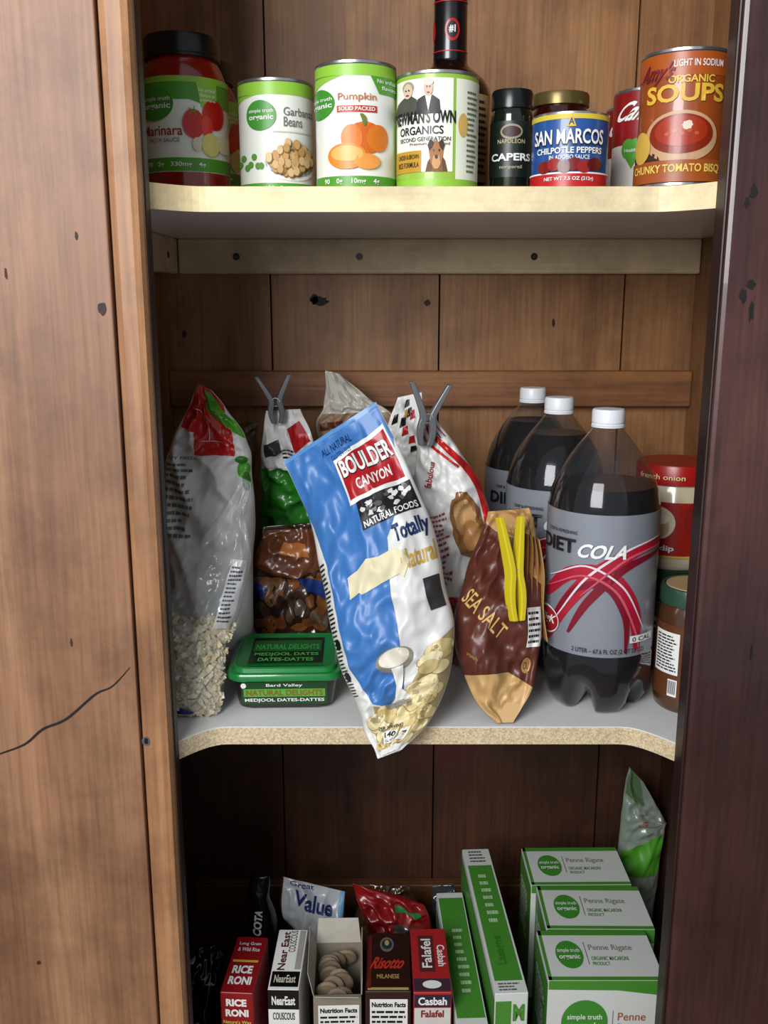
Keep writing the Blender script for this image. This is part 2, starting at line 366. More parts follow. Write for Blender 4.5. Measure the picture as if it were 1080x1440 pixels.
txt(it,M,'120   2g   135mg   7g',-.3,.9,.055,.105,WHITE,3,.02)
# pumpkin
it,M=can('pumpkin_can',-.0262,.935,.0370,.1115,GLABEL)
rect(it,M,-1,1,.88,.965,LIME); pg(it,M,[(-1,.78),(-.3,.88),(-1,.90)],LIME,1)
pg(it,M,[(.35,.88),(.98,.88),(.98,.75),(.55,.75)],GREEN,2); txt(it,M,'No artificial',.5,.93,.83,.86,WHITE,4); txt(it,M,'flavors',.6,.93,.78,.81,WHITE,4)
rect(it,M,-1,1,.03,.12,GREEN,1); logo(it,M,-.80,.68,.3,.115)
txt(it,M,'Pumpkin',-.42,.48,.68,.75,mat('#c0703c'),3); rect(it,M,-.45,.5,.605,.655,mat('#c83a1c',.4),2)
txt(it,M,'SOLID PACKED',-.4,.45,.615,.645,WHITE,4,.02)
OR=['#e07a1c','#d9691a','#eb922e']
for dx,w in ((0,.50),(-.30,.30),(.30,.30),(.17,.24),(-.15,.24)): ell(it,M,.2+dx,.41,w*.85,.125-.02*abs(dx)/.28,mat(OR[int(abs(dx)*10)%3],.4),2+int(abs(dx)*8)%3)
stroke(it,M,[(.2,.50),(.18,.56),(.1,.59)],.004,mat('#6d7a2c'),6)
ell(it,M,-.2,.27,.45,.10,mat('#e88a28',.4),6,rot=.1); ell(it,M,-.2,.29,.37,.06,mat('#f5b55e',.4),7,rot=.1)
ell(it,M,.25,.23,.3,.06,mat('#efa045',.4),7,rot=.2)
txt(it,M,'90    0g    10mg    4g',-.75,.55,.05,.10,WHITE,3,.02)
# dog food
it,M=can('dog_food_can',.0493,.93,.0376,.102,mat('#93bb3e',.4,var=.05,coat=.3),rot=.1)
rect(it,M,-.98,.28,.16,.93,mat('#e9ecdf',.4,var=.02),1); rect(it,M,.35,.98,.10,.93,mat('#e6ebd8',.4,var=.02),1)
HAIR=mat('#cfcabd')
pg(it,M,[(-1.0,.64),(-.5,.64),(-.56,.76),(-.66,.79),(-.82,.79),(-.95,.75)],mat('#4a4a40'),2); ell(it,M,-.74,.835,.095,.062,mat('#d8c2a8'),4,18); ell(it,M,-.74,.865,.12,.05,mat('#a89a80'),3,16)
pg(it,M,[(-.58,.64),(-.02,.64),(-.05,.75),(-.2,.79),(-.40,.79),(-.54,.76)],mat('#1c1d22'),3); pg(it,M,[(-.37,.79),(-.23,.79),(-.30,.66)],WHITE,4); ell(it,M,-.30,.85,.10,.070,mat('#cfae92'),5,18); ell(it,M,-.30,.895,.11,.032,HAIR,6,16)
for fx,bz in ((-.77,.84),(-.71,.84),(-.33,.857),(-.27,.857)): ell(it,M,fx,bz,.014,.007,BLACK,7,8)
for fx,bz in ((-.74,.80),(-.30,.81)): ell(it,M,fx,bz,.035,.006,mat('#8a3a30'),7,8)
txt(it,M,"NEWMAN'S OWN",-.97,.33,.56,.67,BLACK,4,.03); txt(it,M,'ORGANICS',-.9,.05,.47,.54,BLACK,3,.02)
txt(it,M,'SECOND GENERATION',-.9,.22,.415,.45,BLACK,3); txt(it,M,'Premium Dog Food',-.7,.2,.375,.405,mat('#7a2418'),3)
rect(it,M,-.98,-.45,.16,.34,mat('#c89a2e',.4),2); txt(it,M,'CHICKEN & BROWN',-.93,-.5,.27,.31,BLACK,3); txt(it,M,'RICE FORMULA',-.93,-.5,.20,.245,BLACK,3)
# terrier portrait
DG=mat('#a87040',.6); DD=mat('#3b2519',.6)
pg(it,M,[(-.36,.16),(.16,.16),(.10,.25),(.02,.29),(-.22,.29),(-.31,.24)],mat('#6b4427',.6),2); pg(it,M,[(-.22,.16),(.05,.16),(.02,.25),(-.18,.25)],mat('#8a5a35',.6),3)
pg(it,M,[(-.25,.39),(-.12,.42),(.02,.39),(.05,.33),(.02,.24),(-.04,.19),(-.18,.19),(-.24,.24),(-.28,.33)],DG,4)
pg(it,M,[(-.24,.43),(-.16,.40),(-.20,.36),(-.27,.33),(-.31,.38)],DD,5); pg(it,M,[(.02,.43),(-.06,.40),(-.03,.36),(.04,.33),(.08,.38)],DD,5)
pg(it,M,[(-.18,.29),(-.04,.29),(-.01,.22),(-.07,.18),(-.15,.18),(-.21,.22)],mat('#cf9c66',.6),5)
ell(it,M,-.11,.28,.035,.018,BLACK,6,10); ell(it,M,-.175,.335,.018,.012,BLACK,6,8); ell(it,M,-.045,.335,.018,.012,BLACK,6,8)
lines(it,M,.62,.9,.15,.85,16,mat('#6b7a52')); ell(it,M,.52,.55,.12,.10,mat('#d8b060'),2)
rect(it,M,-.98,.98,.03,.10,LIME,1)
# chipotle
it,M=can('pepper_can',.1704,.914,.0342,.0655,mat('#1f4f93',.35,var=.05,coat=.4))
rect(it,M,-1,1,.03,.21,mat('#c01f22',.35),2); rect(it,M,-1,1,.20,.22,WHITE,3); rect(it,M,-1,1,.90,.965,mat('#d8c23c'),1)
txt(it,M,'SAN MARCOS',-.88,.82,.56,.76,mat('#10254f'),2,.06); txt(it,M,'SAN MARCOS',-.86,.80,.58,.77,WHITE,4,.02)
pg(it,M,[(-.1,.80),(.14,.80),(.02,.97)],mat('#e5c22c'),3); txt(it,M,'A',-.05,.09,.82,.91,mat('#143a80'),5)
txt(it,M,'CHILPOTLE PEPPERS',-.8,.78,.46,.54,WHITE,3,.02); txt(it,M,'IN ADOBO SAUCE',-.5,.5,.385,.44,WHITE,3)
for k in range(6): ell(it,M,-.6+.24*k,.29+.03*(k%2),.17,.085,mat(['#7c1812','#9a1f17','#5e120e'][k%3],.3),4+k%3,14,rot=.5*k)
txt(it,M,'NET WT 7.5 OZ (212g)',-.6,.6,.10,.16,WHITE,4,.02)
# tomato soup
it,M=can('soup_can',.266,.892,.0382,.1115,mat('#9a4a1c',.35,var=.1,coat=.5))
rect(it,M,-1,1,.80,.965,mat('#b0551d',.35),1); txt(it,M,'LIGHT IN SODIUM',-.25,.75,.86,.91,WHITE,3)
txt(it,M,"Amy's",-.88,-.25,.74,.90,mat('#7a1a2c'),5,.02,shear=.3)
txt(it,M,'ORGANIC',-.35,.6,.745,.80,mat('#e8c44a'),3,.02); txt(it,M,'SOUPS',-.78,.8,.61,.74,mat('#e3b83f'),3,.03)
ell(it,M,-.02,.36,.75,.19,mat('#c9a079',.4),2,36); ell(it,M,-.02,.38,.66,.145,mat('#8a2a14',.3),3,36); ell(it,M,-.02,.40,.55,.11,mat('#a83418',.3),4,36); ell(it,M,.1,.44,.12,.03,mat('#e8d8c0'),5,14,jit=.2)
for k in range(5): ell(it,M,-.3+.15*k,.38+.02*(k%2),.05,.015,mat('#c9552c',.3),5,10)
ell(it,M,-.8,.3,.16,.12,mat('#d7b04a'),5); ell(it,M,-.75,.2,.3,.07,mat('#3f2414'),2)
rect(it,M,-1,1,.03,.19,mat('#a35320',.4),5); txt(it,M,'CHUNKY TOMATO BISQUE',-.93,.9,.09,.16,mat('#f0d060'),7,.02)
for x,y in ((.2635,1.0),(.275,1.085)):
    it,M=can('soup_can',x,y,.0335,.1035,mat('#ddd9d2',.4,var=.04),rot=-.1)
    rect(it,M,-1,1,.5,.965,mat('#8e1418',.35),1); txt(it,M,'Campbell',-.75,.95,.66,.88,WHITE,3,.02,shear=.3)
    ell(it,M,-.40,.46,.2,.09,GREEN,3); ell(it,M,-.20,.46,.2,.09,GREEN,3); pg(it,M,[(-.58,.44),(-.02,.44),(-.3,.28)],GREEN,3); txt(it,M,'Healthy',-.5,-.1,.42,.46,WHITE,5)
    rect(it,M,-1,1,.04,.1,mat('#a0781e'),2)
# marinara jars
SAUCE=mat('#a51a0c',.22,var=.3,scale=120,coat=.9)
for i,(x,y,rt) in enumerate(((-.2045,1.03,0),(-.2076,1.135,.5))):
    it=Item('sauce_jar',(x,y,ST+.0004),face(x,y)+rt+(.12 if i==0 else 0)); r=.0438
    lathe(it,'jar',[(r*.6,.004),(r*.85,0),(r*.97,.004),(r,.012),(r,.108),(r*.98,.118),(r*.88,.130),(r*.78,.137),(r*.76,.150)],SAUCE)
    lathe(it,'lid',[(r*.80,.1375),(r*.86,.138),(r*.87,.1395),(r*.855,.141),(r*.87,.143),(r*.87,.156),(r*.84,.159),(r*.78,.159),(r*.76,.158)],mat('#141416',.3))
    lathe(it,'label',[(r+.0001,.028),(r+.0003,.028),(r+.0003,.117),(r+.0001,.117)],GLABEL,cap=False)
    M=CylM(r,.159)
    pg(it,M,[(-1,.735),(1,.735),(1,.57),(.5,.56),(0,.60),(-1,.60)],GREEN,1); pg(it,M,[(-1,.735),(1,.735),(1,.70),(-1,.70)],LIME,2)
    pg(it,M,[(.15,.70),(.62,.70),(.62,.56),(.25,.56)],LIME,2); txt(it,M,'No artificial',.2,.58,.65,.67,WHITE,3); txt(it,M,'flavors or',.22,.58,.62,.64,WHITE,3); txt(it,M,'preservatives',.22,.58,.59,.61,WHITE,3)
    rect(it,M,-1,1,.18,.26,GREEN,1); logo(it,M,-.66,.575,.31,.10,3)
    txt(it,M,'Marinara',-.93,-.18,.39,.45,mat('#a03028'),3); txt(it,M,'PASTA SAUCE',-.85,-.25,.35,.375,GREY,3)
    ell(it,M,.06,.46,.24,.085,mat('#cf1f16',.25),4); ell(it,M,.52,.52,.26,.09,mat('#c41a14',.25),3); ell(it,M,.35,.45,.14,.06,mat('#d92c1d',.25),5)
    for q in range(5): stroke(it,M,[(.06,.535),(.06+.12*math.cos(q*1.3),.535+.03*math.sin(q*1.3))],.003,GREEN,6,n=1)
    ell(it,M,.42,.34,.2,.07,mat('#d9cf7a'),6); ell(it,M,.72,.35,.17,.055,mat('#e2d8b0'),6); ell(it,M,.12,.34,.1,.04,mat('#e6dfc9'),6)
    txt(it,M,'70   2g   330mg   4g',-.9,.3,.20,.235,WHITE,3,.02)
# tall bottle
x,y=.068,1.045; it=Item('wine_bottle',(x,y,ST+.0004),face(x,y)); r=.0435
lathe(it,'glass',[(r*.5,.004),(r*.9,0),(r,.005),(r,.106),(r*.96,.114),(r*.85,.122),(r*.62,.131),(r*.46,.136),(r*.40,.142),(r*.37,.16),(r*.37,.20)],mat('#120707',.12,coat=1))
lathe(it,'seal',[(.0172,.142),(.0176,.142),(.0172,.150),(.0169,.207),(.0157,.2105),(.010,.2112)],mat('#111113',.28,coat=.5))
M=CylM(.0170,.211)
ell(it,M,.10,.80,.42,.05,mat('#b5161c',.3),1); ell(it,M,.10,.80,.31,.037,mat('#111113'),2); txt(it,M,'#1',-.08,.28,.785,.82,WHITE,3,.04); ell(it,M,-.92,.80,.07,.05,RED,1); rect(it,M,-1,1,.925,.93,RED,1); rect(it,M,-1,1,.705,.71,RED,1)
M=CylM(r,.21); rect(it,M,-.9,.9,.1,.50,mat('#a9875f'),1); lines(it,M,.6,.88,.13,.48,12,BLACK)
# capers
x,y=.1225,.96; it=Item('caper_jar',(x,y,ST+.0004),face(x,y)); r=.0198
lathe(it,'glass',[(r*.6,.003),(r*.9,0),(r,.004),(r,.072),(r*.96,.077),(r*.9,.08)],mat('#121a12',.12,coat=1))
lathe(it,'lid',[(r*.9,.0795),(r*.99,.08),(r*.99,.094),(r*.93,.0965),(r*.8,.0967)],mat('#14191a',.25))
M=CylM(r,.0967); rect(it,M,-1,1,.18,.70,mat('#15201a',.4),1); ell(it,M,0,.60,.5,.07,mat('#9a9478'),2); ell(it,M,0,.60,.42,.05,mat('#3d1c1c'),3)
txt(it,M,'NAPOLEON',-.6,.6,.49,.53,mat('#b9b08a'),3); txt(it,M,'CAPERS',-.85,.85,.33,.40,WHITE,3,.03); txt(it,M,'nonpareil',-.5,.5,.25,.29,mat('#b9b08a'),3)
x,y=.179,1.02; it=Item('olive_jar',(x,y,ST+.0004),face(x,y)); r=.031
lathe(it,'glass',[(r*.6,.003),(r*.9,0),(r,.004),(r,.078),(r*.95,.086),(r*.86,.09),(r*.86,.095)],mat('#3a0f0a',.15,coat=1,var=.3))
lathe(it,'lid',[(r*.88,.0925),(r*.93,.093),(r*.93,.102),(r*.9,.105),(r*.82,.1052),(r*.8,.1046)],mat('#7d6c40',.3,metal=.6))
M=CylM(r,.105); rect(it,M,-1,1,.2,.60,mat('#c9bf9c'),1); txt(it,M,'OLIVES',-.6,.6,.4,.5,mat('#3a4a20'),2)

# ---------------------------------------------------------------- cola bottles
CAPW=mat('#dfe2e6',.35,var=.02); PET=film('clear_pet',(.90,.92,.94,1),'#c8d0d8',.018,.75,.06,.035,2.4); COLA=mat('#080303',.15,coat=0,var=.05,spec=.15)
SIL=mat('#9398a1',.3,metal=.3,var=.05)
def cola(x,y,level,rot):
    it=Item('soda_bottle',(x,y,SM+.0004),face(x,y)+rot); R=.0565
    prof=[(.012,.012),(.022,.006),(.034,.0),(.044,.002),(.051,.012),(.0555,.028),(R,.045),(R,.062),(R*.985,.065),(R*.985,.200),(R*.985,.208),(R*.965,.216),(.0528,.225),(.0492,.236),(.0435,.248),(.0365,.259),(.0290,.269),(.0215,.278),(.0160,.285),(.0135,.290),(.0135,.300)]
    def mod(a,r,z):
        if z<.045:
            w=max(0,1-z/.045); c=math.cos(a*5)
            rr_=r-(.012*w if r>.02 else 0)*max(0,-c+.15); zz=z+.017*w*max(0,-c)*(1 if r>.02 else .2)
            return rr_,zz
        return r,z
    lathe(it,'plastic_body',prof,PET,80,mod)
    liq=[(max(r-.0010,.002),z+.0010) for r,z in prof if z<level-.001]
    nr=liq[-1][0]
    for (r0,z0),(r1,z1) in zip(prof,prof[1:]):
        if z0<level<=z1: nr=r0+(r1-r0)*(level-z0)/(z1-z0)-.001
    liq.append((nr,level+.0005))
    lathe(it,'cola',liq,COLA,80,mod)
    lathe(it,'neck_ring',[(.0137,.2872),(.0165,.288),(.0165,.2892),(.0137,.290)],CAPW)
    def knurl(a,r,z): return (r*(1+.012*math.cos(a*48)) if r>.0148 and z<.303 else r),z
    lathe(it,'cap',[(.0148,.2895),(.0158,.2897),(.0158,.2915),(.0149,.292),(.0160,.2926),(.0160,.3035),(.0150,.3055),(.010,.306)],CAPW,144,knurl)
    lathe(it,'label',[(R*.987,.0655),(R*.99+.0001,.0655),(R*.99+.0001,.2095),(R*.987,.2095)],SIL,cap=False)
    M=CylM(R*.99,.306)
    m1=mat('#b01c34',.35); m2=mat('#d0566a',.35); m3=mat('#e6dce2',.35); m4=mat('#7e1226',.35)
    y=lambda v:.207+(925-v)*.00222
    def fb(pts): return [((u-843)/78,y(v)) for u,v in pts]
    stroke(it,M,fb([(919,752),(880,765),(830,800),(795,850),(772,912)]),.015,m1,2)
    stroke(it,M,fb([(919,768),(870,788),(825,838),(800,890)]),.009,m4,1)
    stroke(it,M,fb([(768,845),(800,800),(850,800),(885,850),(893,912)]),.017,m1,1)
    stroke(it,M,fb([(780,870),(810,820),(850,815),(875,860),(878,915)]),.008,m4,3)
    stroke(it,M,fb([(917,745),(870,762),(820,805),(785,870)]),.0025,m3,4)
    stroke(it,M,fb([(919,757),(870,775),(815,830)]),.0025,m2,5)
    stroke(it,M,fb([(775,810),(820,785),(870,815),(900,880)]),.002,m3,4)
    stroke(it,M,fb([(770,830),(815,800),(860,820),(888,880),(896,920)]),.0025,m2,5)
    DK=mat('#1b1b22',.4)
    txt(it,M,'DIET',-.96,-.47,y(769),y(748),DK,6,.03); txt(it,M,'COLA',-.42,.40,y(773),y(752),mat('#f2f2f2',.4),6,.03,shear=.12)
    txt(it,M,'CRISP & REFRESHING',-.9,-.45,y(741),y(736),DK,6)
    ell(it,M,-.84,y(879),.15,.048,WHITE,6); ell(it,M,-.84,y(879),.14,.042,mat('#a01424'),7); txt(it,M,'BigK',-.95,-.74,y(887),y(870),WHITE,8,.02,shear=.2)
    txt(it,M,'2 LITER – 67.6 FL OZ (2 QT 3.6 OZ)',-.46,.75,y(917),y(908),DK,6,.01)
    rect(it,M,.5,.88,y(900),y(889),WHITE,6); txt(it,M,'0 CAL',.54,.84,y(898),y(891),DK,7)
    return it
cola(.2225,.928,.231,.05)
cola(.1945,1.042,.266,.25)
cola(.183,1.156,.266,.35)

# ---------------------------------------------------------------- right hand jars (middle shelf)
x,y=.328,1.035
it=Item('salsa_jar',(x,y,SM+.0004),face(x,y)); r=.043
lathe(it,'glass',[(r*.6,.003),(r*.92,0),(r,.005),(r,.092),(r*.93,.10),(r*.86,.104)],mat('#2a2118',.12,coat=1,var=.3))
lathe(it,'lid',[(r*.88,.1035),(r*.93,.104),(r*.93,.1175),(r*.9,.119),(r*.5,.1188)],mat('#23402a',.3))
M=CylM(r,.119); rect(it,M,-1,1,.2,.7,mat('#54584a'),1); txt(it,M,'SALSA',-.6,.6,.4,.55,WHITE,2)
it=Item('onion_dip_jar',(x,y,SM+.1198),face(x,y)); r=.044
lathe(it,'jar',[(r*.6,.003),(r*.9,0),(r*.98,.004),(r,.012),(r*1.0,.085),(r*.93,.092),(r*.9,.096)],mat('#cfc0a2',.2,coat=.8))
lathe(it,'lid',[(r*.92,.0945),(r*1.0,.095),(r*1.0,.113),(r*.97,.116),(r*.6,.1162)],mat('#a81814',.3))
M=CylM(r,.116); rect(it,M,-1,1,.13,.66,mat('#a32016',.35),1); txt(it,M,'french onion',-.8,.2,.875,.925,mat('#f0dd9a'),8)
ell(it,M,-.35,.46,.40,.16,mat('#e9dcbd'),3); ell(it,M,-.35,.42,.27,.1,mat('#cbb27c'),4); ell(it,M,-.3,.5,.2,.05,mat('#f6efdc'),5)
ell(it,M,.45,.5,.2,.16,mat('#8b1510'),2); txt(it,M,'onion dip',-.85,.05,.18,.25,WHITE,4,.03)
rect(it,M,-1,1,.13,.15,mat('#e0b040'),5)
x,y=.3165,.913; it=Item('peanut_butter_jar',(x,y,SM+.0004),face(x,y)); r=.0352
lathe(it,'jar',[(r*.6,.003),(r*.9,0),(r*.98,.003),(r,.01),(r,.100),(r*.94,.108),(r*.88,.112)],mat('#4e2f19',.2,coat=.8))
lathe(it,'lid',[(r*.9,.1115),(r*.98,.112),(r*.98,.126),(r*.94,.129),(r*.86,.1292),(r*.84,.128)],mat('#2c4a38',.3))
lathe(it,'lid_disc',[(r*.82,.1285),(r*.81,.1295),(r*.3,.1295)],mat('#b8a376',.4))
M=CylM(r,.129); rect(it,M,-1,.9,.12,.72,mat('#64371c',.4),1); rect(it,M,-.92,-.3,.32,.66,WHITE,2); lines(it,M,-.88,-.34,.34,.64,12,BLACK,3); rect(it,M,-.55,-.3,.14,.28,WHITE,2)
for k in range(7): rect(it,M,-.53+.03*k,-.515+.03*k,.16,.27,BLACK,3)

# ---------------------------------------------------------------- bags
def bag(name,st,m,seed,amp=.006,nu=60,nv=90,pw=2.6,q=.62):
    # st rows bottom->top : xL,zL,xR,zR,Y,tf,tb  (z relative to eye height)
    S=[(a,y,b+CZ,c,y,d+CZ,tf,tb) for (a,b,c,d,y,tf,tb) in st]
    lo=min(min(s_[2],s_[5]) for s_ in S)
    o=Vector(((S[0][0]+S[0][3])/2,S[0][1],lo))
    it=Item(name,o); M=BagM(S,seed,amp,o,pw,q,nu,nv)
    V=[];F=[]
    for j in range(nv+1):
        for side in (1,-1):
            for i in range(nu+1):
                a=(-1+2*i/nu)*side; V.append(M.surf(a,j/nv,side)-o)
    w=2*(nu+1)
    for j in range(nv):
        for i in range(w):
            k=(i+1)%w; F.append((j*w+i,j*w+k,(j+1)*w+k,(j+1)*w+i))
    F.append(tuple(range(w))[::-1]); F.append(tuple(nv*w+i for i in range(w)))
    me=bpy.data.meshes.new('bag_film'); me.from_pydata([tuple(v) for v in V],[],F); me.materials.append(m)
    for p in me.polygons: p.use_smooth=True
    ob=bpy.data.objects.new('bag_film',me); COL.objects.link(ob); ob.parent=it.e
    return it,M
FILMW=mat('#d8d8d4',.42,var=.04,coat=.06)
it,M=bag('chip_bag',[
 (-.0060,-.4285,.0170,-.4190,.822,.001,.001),
 (-.0160,-.4130,.0440,-.397,.838,.010,.006),
 (-.0270,-.3890,.0620,-.3600,.855,.024,.014),
 (-.0415,-.3563,.0680,-.3155,.868,.032,.022),
 (-.0551,-.3133,.0585,-.2655,.885,.034,.028),
 (-.0642,-.2642,.0432,-.2093,.905,.030,.028),
 (-.0794,-.2077,.0174,-.1530,.930,.017,.018),
 (-.1036,-.1636,-.0083,-.1018,.950,.001,.001)],FILMW,3.3,.0090,72,108)
BLUE=mat('#3a72b4',.42,var=.08,coat=.06); NAVY=mat('#142a63',.4)
pg(it,M,[(-.99,.83),(-.99,1.0),(.99,1.0),(.99,.90),(.55,.74),(.30,.70),(.18,.60),(.12,.45),(.08,.30),(-.30,.24),(-.62,.27),(-.80,.42),(-.80,.70),(-.93,.80)],BLUE,1)
rect(it,M,-.99,.99,.98,1.0,mat('#5b93cc',.35),2)
txt(it,M,'ALL NATURAL',-.28,.32,.935,.957,NAVY,3,.01); txt(it,M,'GLUTEN FREE',-.15,.25,.915,.928,NAVY,3,.0)
pg(it,M,[(-.14,.80),(.93,.80),(.93,.935),(-.14,.915)],WHITE,2); pg(it,M,[(-.10,.81),(.90,.81),(.90,.925),(-.10,.905)],mat('#b01c22',.35),3)
txt(it,M,'BOULDER',-.08,.88,.862,.908,BLACK,4,.06); txt(it,M,'BOULDER',-.07,.87,.865,.907,WHITE,5,.03)
txt(it,M,'CANYON',.1,.72,.823,.85,WHITE,5,.02)
pg(it,M,[(-.02,.80),(-.02,.735),(.95,.735),(.95,.80)],mat('#17171a'),3)
for k in range(26): ell(it,M,random.uniform(.05,.9),random.uniform(.757,.795),.05,.006,mat(random.choice(['#d9d9d4','#8c8a84','#f2f2ee','#5a5854'])),4+k%2,7,jit=.4)
txt(it,M,'NATURAL FOODS',.02,.92,.738,.753,WHITE,6,.02)
txt(it,M,'Totally',.40,.97,.67,.72,NAVY,3,.03); txt(it,M,'Natural',.42,.97,.615,.66,mat('#c8a03a'),3,.02)
pg(it,M,[(-.50,.655),(-.52,.60),(-.33,.607),(-.30,.60),(.35,.612),(.42,.60),(.55,.632),(.48,.66),(.35,.672),(.1,.668),(-.1,.675),(-.3,.66)],mat('#ddd3ae',.6,var=.06),4)
lines(it,M,-.97,-.84,.32,.72,34,BLACK,3); ell(it,M,-.9,.50,.05,.016,BLACK,4); ell(it,M,-.9,.40,.05,.016,BLACK,4)
rect(it,M,.70,.95,.50,.58,mat('#2c2c30'),3)
pg(it,M,[(-.62,.26),(-.3,.235),(.08,.25),(.3,.33),(.6,.40),(.99,.44),(.99,.05),(.7,.045),(-.8,.045)],mat('#a8996f',.5),2)
cc=['#e3d29c','#d6c084','#efe3b6','#cdb374','#e8d9a6','#dcc88e']
for k in range(90):
    f=random.uniform(-.7,.8); lim=.22 if f<.15 else (.24+.20*(f-.15)/.6)
    b_=random.uniform(.06,lim)
    q=random.uniform(-.6,.6); ly=3+k%4*2; sx=random.uniform(.14,.24); sy=random.uniform(.018,.034)
    ell(it,M,f,b_,sx*1.04,sy*1.06,mat('#ab9152',.5),ly,14,rot=q); ell(it,M,f+.01,b_+.001,sx,sy,mat(random.choice(cc),.5),ly+1,14,rot=q)
ell(it,M,-.02,.405,.33,.036,mat('#8d877a'),4,rot=.05); ell(it,M,-.02,.412,.27,.026,mat('#ddd6c4'),5); pg(it,M,[(-.10,.385),(.12,.385),(.05,.30),(.25,.255),(-.12,.255),(-.06,.32)],mat('#f1efe8'),12); pg(it,M,[(-.35,.25),(.2,.25),(.3,.235),(-.3,.23)],mat('#8a8578'),12)
rect(it,M,-.6,.8,.0,.045,FILMW,12)
txt(it,M,'PER SERVING',-.55,.15,.145,.16,BLACK,14); rect(it,M,-.45,.02,.07,.135,WHITE,14); txt(it,M,'140',-.4,-.02,.10,.13,BLACK,15,.03); txt(it,M,'CALORIES',-.4,-.02,.078,.092,BLACK,15); rect(it,M,.1,.45,.075,.135,WHITE,14); txt(it,M,'1g',.17,.38,.095,.125,BLACK,15,.02)

it,M=bag('tortilla_chip_bag',[
 (-.238,-.4095,-.165,-.4095,1.01,.012,.012),(-.250,-.37,-.150,-.37,1.01,.038,.035),(-.2500,-.292,-.147,-.292,1.012,.038,.038),
 (-.2460,-.235,-.1430,-.235,1.012,.034,.035),(-.2400,-.182,-.1450,-.182,1.012,.026,.025),(-.2300,-.150,-.149,-.151,1.013,.018,.018),(-.213,-.117,-.166,-.121,1.014,.008,.009),(-.2000,-.090,-.1860,-.096,1.016,.001,.001)],FILMW,9.1,.012,60,90)
R2=mat('#c2201c',.35,coat=.2); pg(it,M,[(-.9,.78),(-.98,.85),(-.9,1.0),(.9,1.0),(.98,.90),(.7,.80),(.65,.64),(-.25,.65),(-.4,.76)],R2,1)
pg(it,M,[(-.05,.97),(.5,.97),(.99,.82),(.99,.73),(.72,.77),(-.05,.88)],GREEN,3); txtr(it,M,'No artificial',.55,.84,.02,.003,-35,WHITE,4)
stroke(it,M,[(-.75,.87),(-.3,.86),(.0,.80),(.03,.72)],.0008,WHITE,4,False); stroke(it,M,[(-.15,.72),(.4,.71)],.0008,WHITE,4,False)
ell(it,M,.85,.58,.14,.03,GREEN,3,rot=.5); ell(it,M,.8,.62,.14,.02,mat('#2f7a24'),4,rot=-.5); ell(it,M,.9,.54,.08,.03,mat('#2f7a24'),4)
txt(it,M,'ANY FIESTA!',-.95,-.15,.625,.64,mat('#3c5a40'),3); lines(it,M,-.95,-.2,.38,.61,11,mat('#6a7a70'),3)
CLR=film('clear_bag',(.99,.99,.99,1),'#d6d9d7',.15,.5,.12)
it,M=bag('coconut_flake_bag',[
 (-.2150,-.4100,-.166,-.4105,.885,.012,.012),(-.2220,-.385,-.164,-.387,.892,.026,.022),(-.224,-.345,-.1600,-.350,.905,.028,.024),
 (-.2180,-.300,-.1440,-.305,.915,.022,.022),(-.195,-.253,-.138,-.258,.925,.013,.014),(-.162,-.205,-.1385,-.212,.935,.004,.004),(-.144,-.178,-.136,-.182,.94,.001,.001)],CLR,5.2,.010,60,90)
V=[];F=[]
fm=[mat('#e6d9b8',.6,var=.08),mat('#d2c198',.6,var=.08),mat('#f2e7ca',.6,var=.05)]; mi=[]
for k in range(1500):
    t=random.uniform(.03,.45); a=random.uniform(-.92,.92); L_,R_,tf,tb=M.ev(t)
    P=(L_+R_)/2+(R_-L_)*.5*a; e=max(0,1-abs(a)**2.2)**.7
    P=P+Vector((0,-1,0))*(tf*e*random.uniform(.1,.70))-M.o
    d=Vector((random.uniform(-1,1),random.uniform(-.5,.5),random.uniform(-1,1))).normalized(); u=d.cross(Vector((random.random()*.5,1,random.random()*.5))).normalized()
    l=random.uniform(.005,.012);w=random.uniform(.0014,.0030); q=len(V); bend=d.cross(u)*l*.15
    V+=[P-d*l/2-u*w,P-d*l/2+u*w,P+u*w+bend,P-u*w+bend,P+d*l/2+u*w*.6,P+d*l/2-u*w*.6]; F+=[(q,q+1,q+2,q+3),(q+3,q+2,q+4,q+5)]; c=random.randrange(3); mi+=[c,c]
mkobj('coconut_flakes',V,F,fm,it.e,False,mi)
lines(it,M,.50,.85,.44,.64,14,mat('#3a3c50'),2); rect(it,M,.45,.9,.42,.66,film('label_film',(1,1,1,1),'#dcdcdc',.6),1)
ell(it,M,-.45,.03,.45,.028,mat('#1c2f86',.3),3,rot=0,jit=.12)

# nut bag
it,M=bag('trail_mix_bag',[(-.145,-.4095,-.062,-.4095,1.055,.015,.015),(-.155,-.37,-.052,-.37,1.055,.030,.026),(-.155,-.325,-.056,-.32,1.055,.030,.026),(-.152,-.285,-.062,-.278,1.052,.020,.018),(-.142,-.256,-.072,-.250,1.05,.002,.002)],mat('#3d2417',.22,var=.3,scale=80,coat=.6),14.4,.012,50,60)
for k in range(46): ell(it,M,random.uniform(-.8,.8),random.uniform(.1,.55),random.uniform(.08,.2),random.uniform(.03,.06),mat(random.choice(['#6e3c1d','#7a4a26','#4a3428','#8c5428','#57483a','#2b1a14']),.35,coat=.5),1+k%5,10,rot=random.random()*3,jit=.2)
pg(it,M,[(-.95,.66),(-.2,.58),(.9,.62),(.8,.93),(-.85,.95)],mat('#6a3a22',.3,coat=.4),6); pg(it,M,[(.1,.60),(.95,.50),(.95,.36),(.4,.48)],mat('#1c3478',.3),7); pg(it,M,[(-.95,.55),(-.6,.51),(-.7,.42),(-.95,.44)],mat('#1c3478',.3),7); pg(it,M,[(-.3,.75),(.5,.71),(.4,.81),(-.2,.83)],mat('#b8703a',.3),8)
